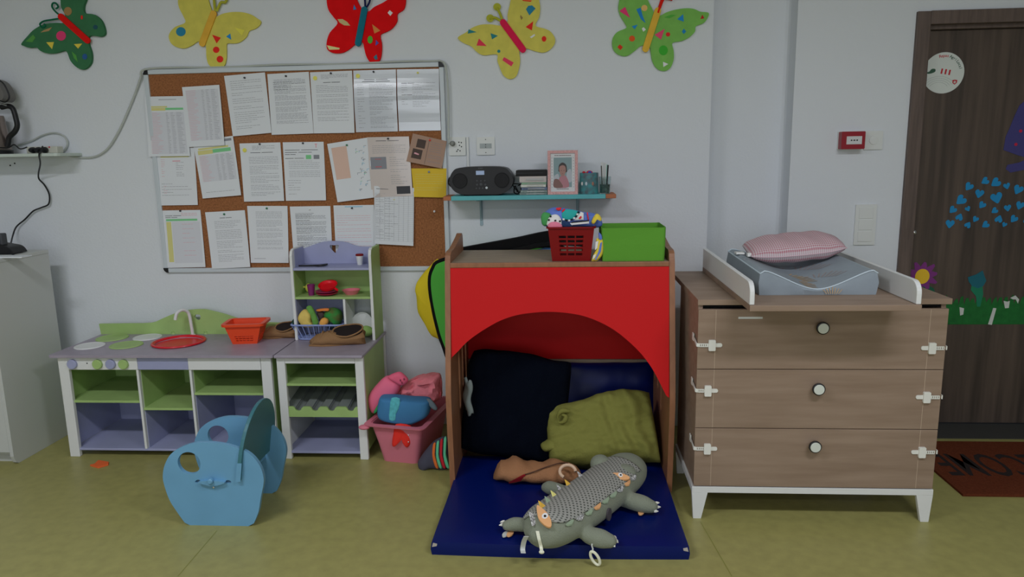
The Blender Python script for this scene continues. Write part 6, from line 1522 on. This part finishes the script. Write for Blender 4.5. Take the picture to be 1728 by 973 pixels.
MB().lathe([(.001, 0), (.022, 0), (.021, -.003), (.016, -.004), (.001, -.004)], ((x0+x1)/2, -.0094, (z0+z1)/2), 'Y', 28).build('dial', PLW, t, smooth=True)
t, x0, x1, z0, z1 = plate('light_switch', 'tall white three gang light switch left of the door', 'switch', (1445, 345, 1476, 413))
hh = (z1-z0-.03)/3
for i in range(3):
    MB().box((x0+.018, -.0125, z0+.015+hh*i+.003), (x1-.018, -.0094, z0+.015+hh*(i+1)-.003)).build('rocker', PLW, t, bevel=.0012)

# ------------------------------------------------------------------ cords and left shelf
WCB = mat('pale_cord', (128, 132, 128), .5, k=2.4)
pts = [(758, 242, -.05), (757, 225, -.03), (757, 190, -.026), (756, 150, -.026), (752, 112, -.03), (744, 103, -.012)]
pp = [P(a, b, Y=c) for a, b, c in pts]+[Vector((BX1-.06-i*.17, -.012+.002*math.sin(i*2), BZ1+.006+.003*math.sin(i*1.7))) for i in range(9)]
pp += [P(a, b, Y=c) for a, b, c in [(244, 117, -.03), (237, 132, -.02), (228, 158, -.012), (214, 192, -.012), (200, 222, -.012), (182, 250, -.012), (160, 264, -.012), (130, 265, -.012), (104, 259, -.02), (92, 257, -.05)]]
tag(MB().tube(spline(pp, 5), .0055, 8).build('extension_cord', WCB, smooth=True), 'long pale cord looping from the cork board corner to the left shelf', 'cord')
def left_shelf():
    xr = -2.607; z1 = 1.541
    t = thing('wall_shelf', 'white wall shelf with kettle cut off by the left edge', 'shelf', (-2.9, -.1, z1-.016))
    WS = mat('shelf_white', (138, 146, 140), .5, k=2.4)
    MB().prism([[(-3.4, -.2), (xr-.02, -.2), (xr-.006, -.194), (xr, -.18), (xr, -.002), (-3.4, -.002)]], XY(z1-.016), 0, .016).build('board', WS, t, bevel=.002)
    MB().box((-3.3, -.03, z1-.034), (-3.27, -.001, z1-.0165)).build('bracket', WS, t)
    # extension socket strip with adaptors
    t = thing('power_strip', 'white extension socket with red light on the left shelf', 'power strip', (-2.72, -.1, z1))
    a = P(62, 248, Y=-.12); b = P(98, 256, Y=-.12)
    MB().box((-2.83, -.125, z1+.0005), (b.x, -.075, z1+.036)).build('housing', mat('strip_cream', (140, 140, 130), .4, k=2.4), t, bevel=.004)
    p = P(83, 248, Y=-.126); MB().lathe([(.001, 0), (.0045, 0), (.0035, -.003), (.001, -.003)], (p.x, -.125, p.z), 'Y', 12).build('indicator', mat('led_red', (150, 20, 40), .4, k=2.2), t)
    for i, (x, lab) in enumerate(((52, 'black plug, leftmost in the white socket strip'), (62, 'black plug in the middle of the white socket strip'), (72, 'black plug nearest the red light of the socket strip'))):
        p = P(x, 248, Y=-.15)
        t = thing('power_plug', lab, 'plug', (p.x, -.14, z1+.015), 'plugs on the left shelf')
        MB().lathe([(.001, -.034), (.010, -.034), (.015, -.02), (.016, -.008), (.012, 0), (.001, 0)], (p.x, -.1255, z1+.018), 'Y', 14).build('plug_body', BLACK, t, smooth=True)
    cb = [P(x, y, Y=-.012) for x, y in ((30, 245), (52, 238), (72, 228), (92, 224), (108, 230), (114, 242), (108, 254), (98, 258))]
    tag(MB().tube(spline(cb, 5), .0045, 8).build('pale_cable', WCB, smooth=True), 'thin pale cable arching on the wall above the left shelf', 'cable')
    for x, y in ((24.5, 275.5), (17, 279)):
        p = P(x, y, Y=-.002); tag(MB().lathe([(.001, .001), (.004, .001), (.004, -.002), (.001, -.002)], (p.x, 0, p.z), 'Y', 10).build('wall_plug_hole', BLACK), 'small dark drill hole in the wall below the left shelf', 'hole', 'drill holes below the left shelf')
    # kettle
    cx = P(-14, 200, Y=-.11).x; t = thing('electric_kettle', 'steel electric kettle with black handle at the left edge', 'kettle', (cx, -.11, z1))
    MB().lathe([(.001, 0), (.075, 0), (.078, .02), (.001, .022)], (cx, -.11, z1), 'Z', 32).build('base', BLACK, t, smooth=True)
    MB().lathe([(.001, .023), (.07, .023), (.072, .03), (.058, .19), (.055, .2), (.001, .2)], (cx, -.11, z1), 'Z', 36).build('jug', mat('kettle_steel', (110, 100, 95), .3, k=2, metal=.8), t, smooth=True)
    q = [P(x, y, Y=-.12) for x, y in ((2, 181), (14, 179), (22, 184), (27, 200), (29, 212), (25, 222), (16, 231), (14, 240), (12, 247))]
    MB().tube(spline(q, 5), [.0135]*41, 10).build('handle', BLACK, t, smooth=True)
    q = [P(x, y, Y=-.12) for x, y in ((-40, 130), (-10, 133), (4, 140), (13, 155), (15, 165), (9, 172), (0, 170), (-40, 165))]
    MB().prism([smooth_loop([(p.x, p.z) for p in q], 4)], XZ(-.07), 0, .09).build('lid', [mat('kettle_lid', (84, 82, 80), .4, k=2)], t, bevel=.004)
    q2 = [P(x, y, Y=-.165) for x, y in ((-10, 132), (4, 139), (13, 154), (15.5, 165), (9, 172), (0, 170))]
    MB().tube(spline(q2, 5), .004, 8).build('lid_rim', BLACK, t, smooth=True)
    cb = [P(x, y, Y=c) for x, y, c in ((0, 249, -.17), (14, 249, -.18), (24, 244, -.18), (34, 251, -.18), (46, 248, -.165))]
    MB().tube(spline(cb, 6), .0035, 8).build('cord', BLACK, t, smooth=True)
    MB().tube(spline([P(0, 174, Y=-.13), P(12, 178, Y=-.13)], 4), .005, 8).build('hinge', CHROME, t, smooth=True)
left_shelf()
def cabinet_device():
    h = CABH
    p = P(12, 428, Z=h)
    t = thing('handset_charger', 'black device with cord on top of the white cabinet', 'device', (-2.85, -.33, h))
    a, b = P(-12, 432, Y=-.36), P(23, 417, Y=-.36)
    MB().prism([smooth_loop([(a.x, h), (b.x-.01, h+.002), (b.x, h+.012), (b.x-.02, h+.035), ((a.x+b.x)/2, h+.045), (a.x, h+.05)], 3)], XZ(-.27), 0, .1).build('base', BLACK, t, bevel=.003)
    MB().box((a.x-.02, -.34, h+.04), (a.x+.045, -.3, h+.105)).build('handset', DARKG, t, bevel=.006)
    MB().tube(spline([P(20, 428, Y=-.38), P(24, 432, Y=-.40), P(14, 436, Y=-.41), P(0, 436, Y=-.42)], 5), .004, 8).build('cord', BLACK, t, smooth=True)
    cb = [P(x, y, Y=c) for x, y, c in ((72, 247, -.165), (68, 256, -.20), (66, 262, -.212), (68, 276, -.14), (65, 292, -.06), (66, 302, -.03), (75, 312, -.02), (83, 328, -.02), (82, 344, -.02), (70, 350, -.02), (56, 356, -.02), (42, 370, -.02), (28, 382, -.03), (22, 396, -.06), (17, 416, -.2), (14, 424, -.30))]
    MB().tube(spline(cb, 6), .0042, 8).build('hanging_cord', BLACK, t, smooth=True)
    tag(MB().box((a.x-.05, -.50, h+.0005), (P(12, 440, Z=h).x, -.43, h+.006)).build('paper_slip', PAPER), 'white paper slip lying on the white cabinet', 'paper')
cabinet_device()

# ------------------------------------------------------------------ door decorations and doormat
zd = zf(2.862, 1500, 220)
def door_art():
    yl = LY-.0006
    HB = mat('heart_blue', (30, 104, 146), .8, k=2.0, spec=.15)
    base = [(0, -.5), (.28, -.22), (.5, .08), (.5, .32), (.34, .48), (.14, .46), (0, .28), (-.14, .46), (-.34, .48), (-.5, .32), (-.5, .08), (-.28, -.22)]
    H = [(385, 272, 22, -.6), (463, 245, 20, -1.0), (514, 253, 25, -.9), (569, 269, 17, .3), (623, 287, 25, -.4), (346, 338, 27, -.8), (436, 306, 23, -.2), (520, 327, 30, .3), (307, 384, 20, -.7), (381, 379, 14, .5), (449, 361, 19, -.6), (509, 388, 17, -.9), (573, 375, 18, .2), (632, 363, 22, -.3), (341, 417, 19, 2.8), (294, 452, 23, -.1), (417, 429, 16, -.5), (382, 455, 17, 2.6), (465, 456, 19, -.9), (531, 426, 20, 2.9), (602, 428, 20, -.6), (557, 455, 13, -.4), (680, 300, 24, .3), (690, 390, 20, -.2), (670, 440, 20, .5), (720, 340, 26, 0)]
    for px, py, s, a in H:
        c = P(*zd(px, py), Y=yl); k = s/22*.041; ca, sa = math.cos(a), math.sin(a)
        l = smooth_loop([(c.x+(u*ca-v*sa)*k, c.z+(u*sa+v*ca)*k) for u, v in base], 3)
        tag(MB().prism([l], XZ(yl), 0, .0012).build('paper_heart', HB), 'bright blue paper heart among the cluster stuck on the brown door', 'paper heart', 'blue paper hearts on the door')
    # round sticker
    c = P(1592, 123, Y=yl); r = .1
    t = thing('round_sticker', 'round white sticker with red and green print high on the door', 'sticker', (c.x, yl, c.z-r))
    cut = [q for q in circ(c.x, c.z, r, 60)]
    out = [(x, z) for x, z in cut]
    MB().prism([out], XZ(yl), 0, .0012).build('disc', mat('sticker_white', (142, 146, 142), .6, k=2.7), t)
    RS, GS = mat('sticker_red', (130, 24, 34), .6, k=2.5), mat('sticker_green', (36, 62, 48), .6, k=2.5)
    yy = yl-.0014
    n = 0
    for word, m in (('Repas', RS), ('Agri', GS), ('Local', GS)):
        tm = MB()
        for ch in word:
            q0 = math.radians(106-6.6*n); n += 1 if ch not in 'il' else .7
            cc, ss = math.cos(q0-PI/2), math.sin(q0-PI/2); px_, pz_ = c.x+.083*math.cos(q0), c.z+.083*math.sin(q0)
            text_mb(tm, ch, .020, lambda u, v, w_, px_=px_, pz_=pz_, cc=cc, ss=ss: Vector((px_+u*cc-v*ss, yy, pz_+u*ss+v*cc)), bold=.0003)
        n += .6
        tm.build('lettering', m, t)
    for i, dx in enumerate((0, .019, .038)):
        x = P(1590, 120, Y=yy).x+dx-.002; z = P(1590+dx*300, 120, Y=yy).z-.003*i
        MB().prism([[(x-.006, z-.012), (x+.002, z-.013), (x+.006, z+.012), (x-.002, z+.013)]], XZ(yl-.0012), 0, .0005).build('red_bar', RS, t)
    p = P(1611, 138.5, Y=yy); s_ = .012
    MB().prism([[(p.x-s_, p.z+s_*.8), (p.x, p.z+s_), (p.x+s_, p.z+s_*.8), (p.x+s_*.9, p.z-s_*.3), (p.x, p.z-s_), (p.x-s_*.9, p.z-s_*.3)]], XZ(yl-.0012), 0, .0005).build('shield', RS, t)
    cr = MB(); cr.box((p.x-.006, yy-.0008, p.z-.0018), (p.x+.006, yy-.0005, p.z+.0022)); cr.box((p.x-.002, yy-.0009, p.z-.006), (p.x+.002, yy-.0006, p.z+.0065)); cr.build('cross', MATS['sticker_white'], t)
    p = P(1570, 120, Y=yy)
    MB().prism([smooth_loop([(p.x-.02, p.z-.006), (p.x-.005, p.z-.002), (p.x+.005, p.z+.01), (p.x+.022, p.z+.01), (p.x+.024, p.z-.002), (p.x+.01, p.z-.01), (p.x-.01, p.z-.013)], 3)], XZ(yl-.0012), 0, .0005).build('green_drawing', GS, t)
    GC = mat('sticker_line', (118, 124, 122), .6, k=2.4)
    for i in range(4):
        pts = [Vector((c.x-.02+(.05+.012*i)*math.cos(a), yl-.0014, c.z-.085+(.05+.012*i)*.8*math.sin(a))) for a in [math.radians(30+12*j) for j in range(11)]]
        MB().tube(pts, .0007, 5).build('drawn_arc', GC, t)
    # flower
    c = P(*zd(160, 704), Y=yl); t = thing('paper_flower', 'purple paper flower with yellow centre on the door behind the tray rail', 'paper flower', (c.x, yl, c.z))
    PU = mat('petal_purple', (84, 34, 84), .8, k=2.5)
    for i in range(10):
        a = 2*PI*i/10+.2; L_ = .082 if i % 2 else .074; ca, sa = math.cos(a), math.sin(a)
        l = [(c.x+u*ca-v*sa, c.z+u*sa+v*ca) for u, v in [(.02, -.011), (.05, -.016), (L_, -.008), (L_+.004, .004), (.055, .016), (.02, .011)]]
        MB().prism([l], XZ(yl-.0003*(i % 2)), 0, .0012).build('petal', PU, t)
    MB().prism([circ(c.x, c.z, .037, 28, .040)], XZ(yl-.0018), 0, .0012).build('centre', mat('flower_yellow', (176, 130, 30), .8, k=2.5), t)
    DGn = mat('leaf_green', (16, 62, 44), .8, k=2.4)
    l = [(p.x, p.z) for p in [P(*zd(*q), Y=yl) for q in ((165, 735), (215, 760), (225, 785), (190, 790), (170, 800), (160, 770))]]
    MB().prism([l], XZ(yl), 0, .001).build('leaf', DGn, t)
    # teal rose
    t = thing('paper_flower', 'teal paper rose standing in the green paper grass on the door', 'paper flower', tuple(P(*zd(432, 760), Y=yl)))
    TR_ = mat('rose_teal', (14, 66, 76), .8, k=2.5)
    for nm, m, q in (('stem', mat('stem_teal', (14, 84, 60), .8, k=2.4), [(400, 740), (450, 735), (455, 790), (440, 850), (425, 850), (420, 800), (395, 770)]), ('bloom', TR_, [(380, 708), (420, 695), (452, 675), (460, 700), (470, 725), (455, 750), (430, 762), (400, 750), (385, 730)])):
        MB().prism([[(p.x, p.z) for p in [P(*zd(*w_), Y=yl) for w_ in q]]], XZ(yl-(.0008 if nm == 'bloom' else .0004)), 0, .0014).build(nm, m, t)
    # paper grass
    GG = mat('grass_green', (20, 82, 34), .85, k=1.9, noise_=.2, nscale=30)
    zb = P(1640, 547, Y=yl).z; x0 = P(1560, 520, Y=yl).x; x1 = x0+.62
    rg = random.Random(9); pts = [(x0, zb), (x1, zb)]; x = x1
    zt = P(1640, 503, Y=yl).z
    while x > x0+.01:
        pts += [(x, zt-.03+rg.uniform(-.01, .01)), (x-.008, zt+rg.uniform(.0, .022)), (x-.020, zt-.004+rg.uniform(-.006, .012))]; x -= .028
    pts.append((x0, zt-.03))
    tag(MB().prism([pts], XZ(yl), 0, .0012).build('paper_grass', GG), 'strip of green paper grass stuck across the lower part of the door', 'paper grass')
    WP = mat('paper_white', (140, 142, 138), .8, k=2.5)
    for i, (q, lab) in enumerate((([(340, 852), (362, 858), (358, 888), (343, 893)], 'small white paper piece on the grass below the teal rose'), ([(478, 935), (503, 856), (518, 858), (496, 938)], 'long slanting white paper strip on the paper grass'), ([(553, 822), (572, 826), (583, 822), (578, 856), (560, 858)], 'white paper scrap left of the bird shape on the paper grass'), ([(585, 808), (610, 796), (628, 815), (622, 835), (612, 815), (598, 815)], 'white paper hook shape at the right of the paper grass'))):
        tag(MB().prism([[(p.x, p.z) for p in [P(*zd(*w_), Y=yl) for w_ in q]]], XZ(yl-.0013), 0, .001).build('paper_scrap', WP), lab, 'paper piece', 'white paper pieces on the grass')
    # indigo paper dress figure at the frame edge
    ID = mat('indigo_paper', (44, 42, 82), .85, k=2.5); Rr = mat('dot_red', (130, 20, 44), .8, k=2.4)
    t = thing('paper_figure', 'indigo paper shape with red dots at the right edge of the door', 'paper decoration', tuple(P(1725, 260, Y=yl)))
    q = [(1693, 253), (1697, 230), (1704, 215), (1712, 195), (1720, 178), (1735, 165), (1790, 170), (1800, 260), (1740, 268), (1718, 262)]
    MB().prism([[(p.x, p.z) for p in [P(*w_, Y=yl) for w_ in q]]], XZ(yl), 0, .0014).build('dress', ID, t)
    q = [(1697, 285), (1700, 278), (1720, 274), (1745, 262), (1760, 280), (1730, 286), (1705, 291)]
    MB().prism([[(p.x, p.z) for p in [P(*w_, Y=yl) for w_ in q]]], XZ(yl), 0, .0012).build('foot', ID, t)
    for x, y in ((1722, 221), (1714, 243.5)):
        p = P(x, y, Y=yl); MB().prism([circ(p.x, p.z, .008, 12)], XZ(yl-.0015), 0, .0008).build('dot', Rr, t)
door_art()
def doormat():
    a = P(1625, 833, Z=.012); x0 = a.x; y0 = a.y; y1 = P(1640, 744, Z=.012).y
    x1 = x0+.75
    t = thing('doormat', 'brown coir doormat with large black upside down lettering by the door', 'doormat', ((x0+x1)/2, (y0+y1)/2, 0))
    CO = mat('coir', (84, 42, 26), .95, k=1.7, spec=.05, noise_=.2, nscale=120, bump=.5, bscale=300)
    b = MB().box((x0, y0, .0), (x1, y1, .012)).build('mat', CO, t, bevel=.002)
    tm = MB(); nx = P(1587, 805, Z=.013).x
    # word read from the door side: rotate by 180 degrees
    yc = (P(1640, 763, Z=.013).y+P(1640, 800, Z=.013).y)/2; hgt = P(1640, 763, Z=.013).y-P(1640, 800, Z=.013).y
    size = hgt/.72; sx = .42
    ex = x0+.045
    text_mb(tm, 'WELCOME', size, lambda u, v, w_: Vector((ex-u*sx, yc-v, .0126)), bold=.003, align='RIGHT')
    tm.build('lettering', mat('mat_black', (24, 15, 13), .95, k=1.8), t)
doormat()
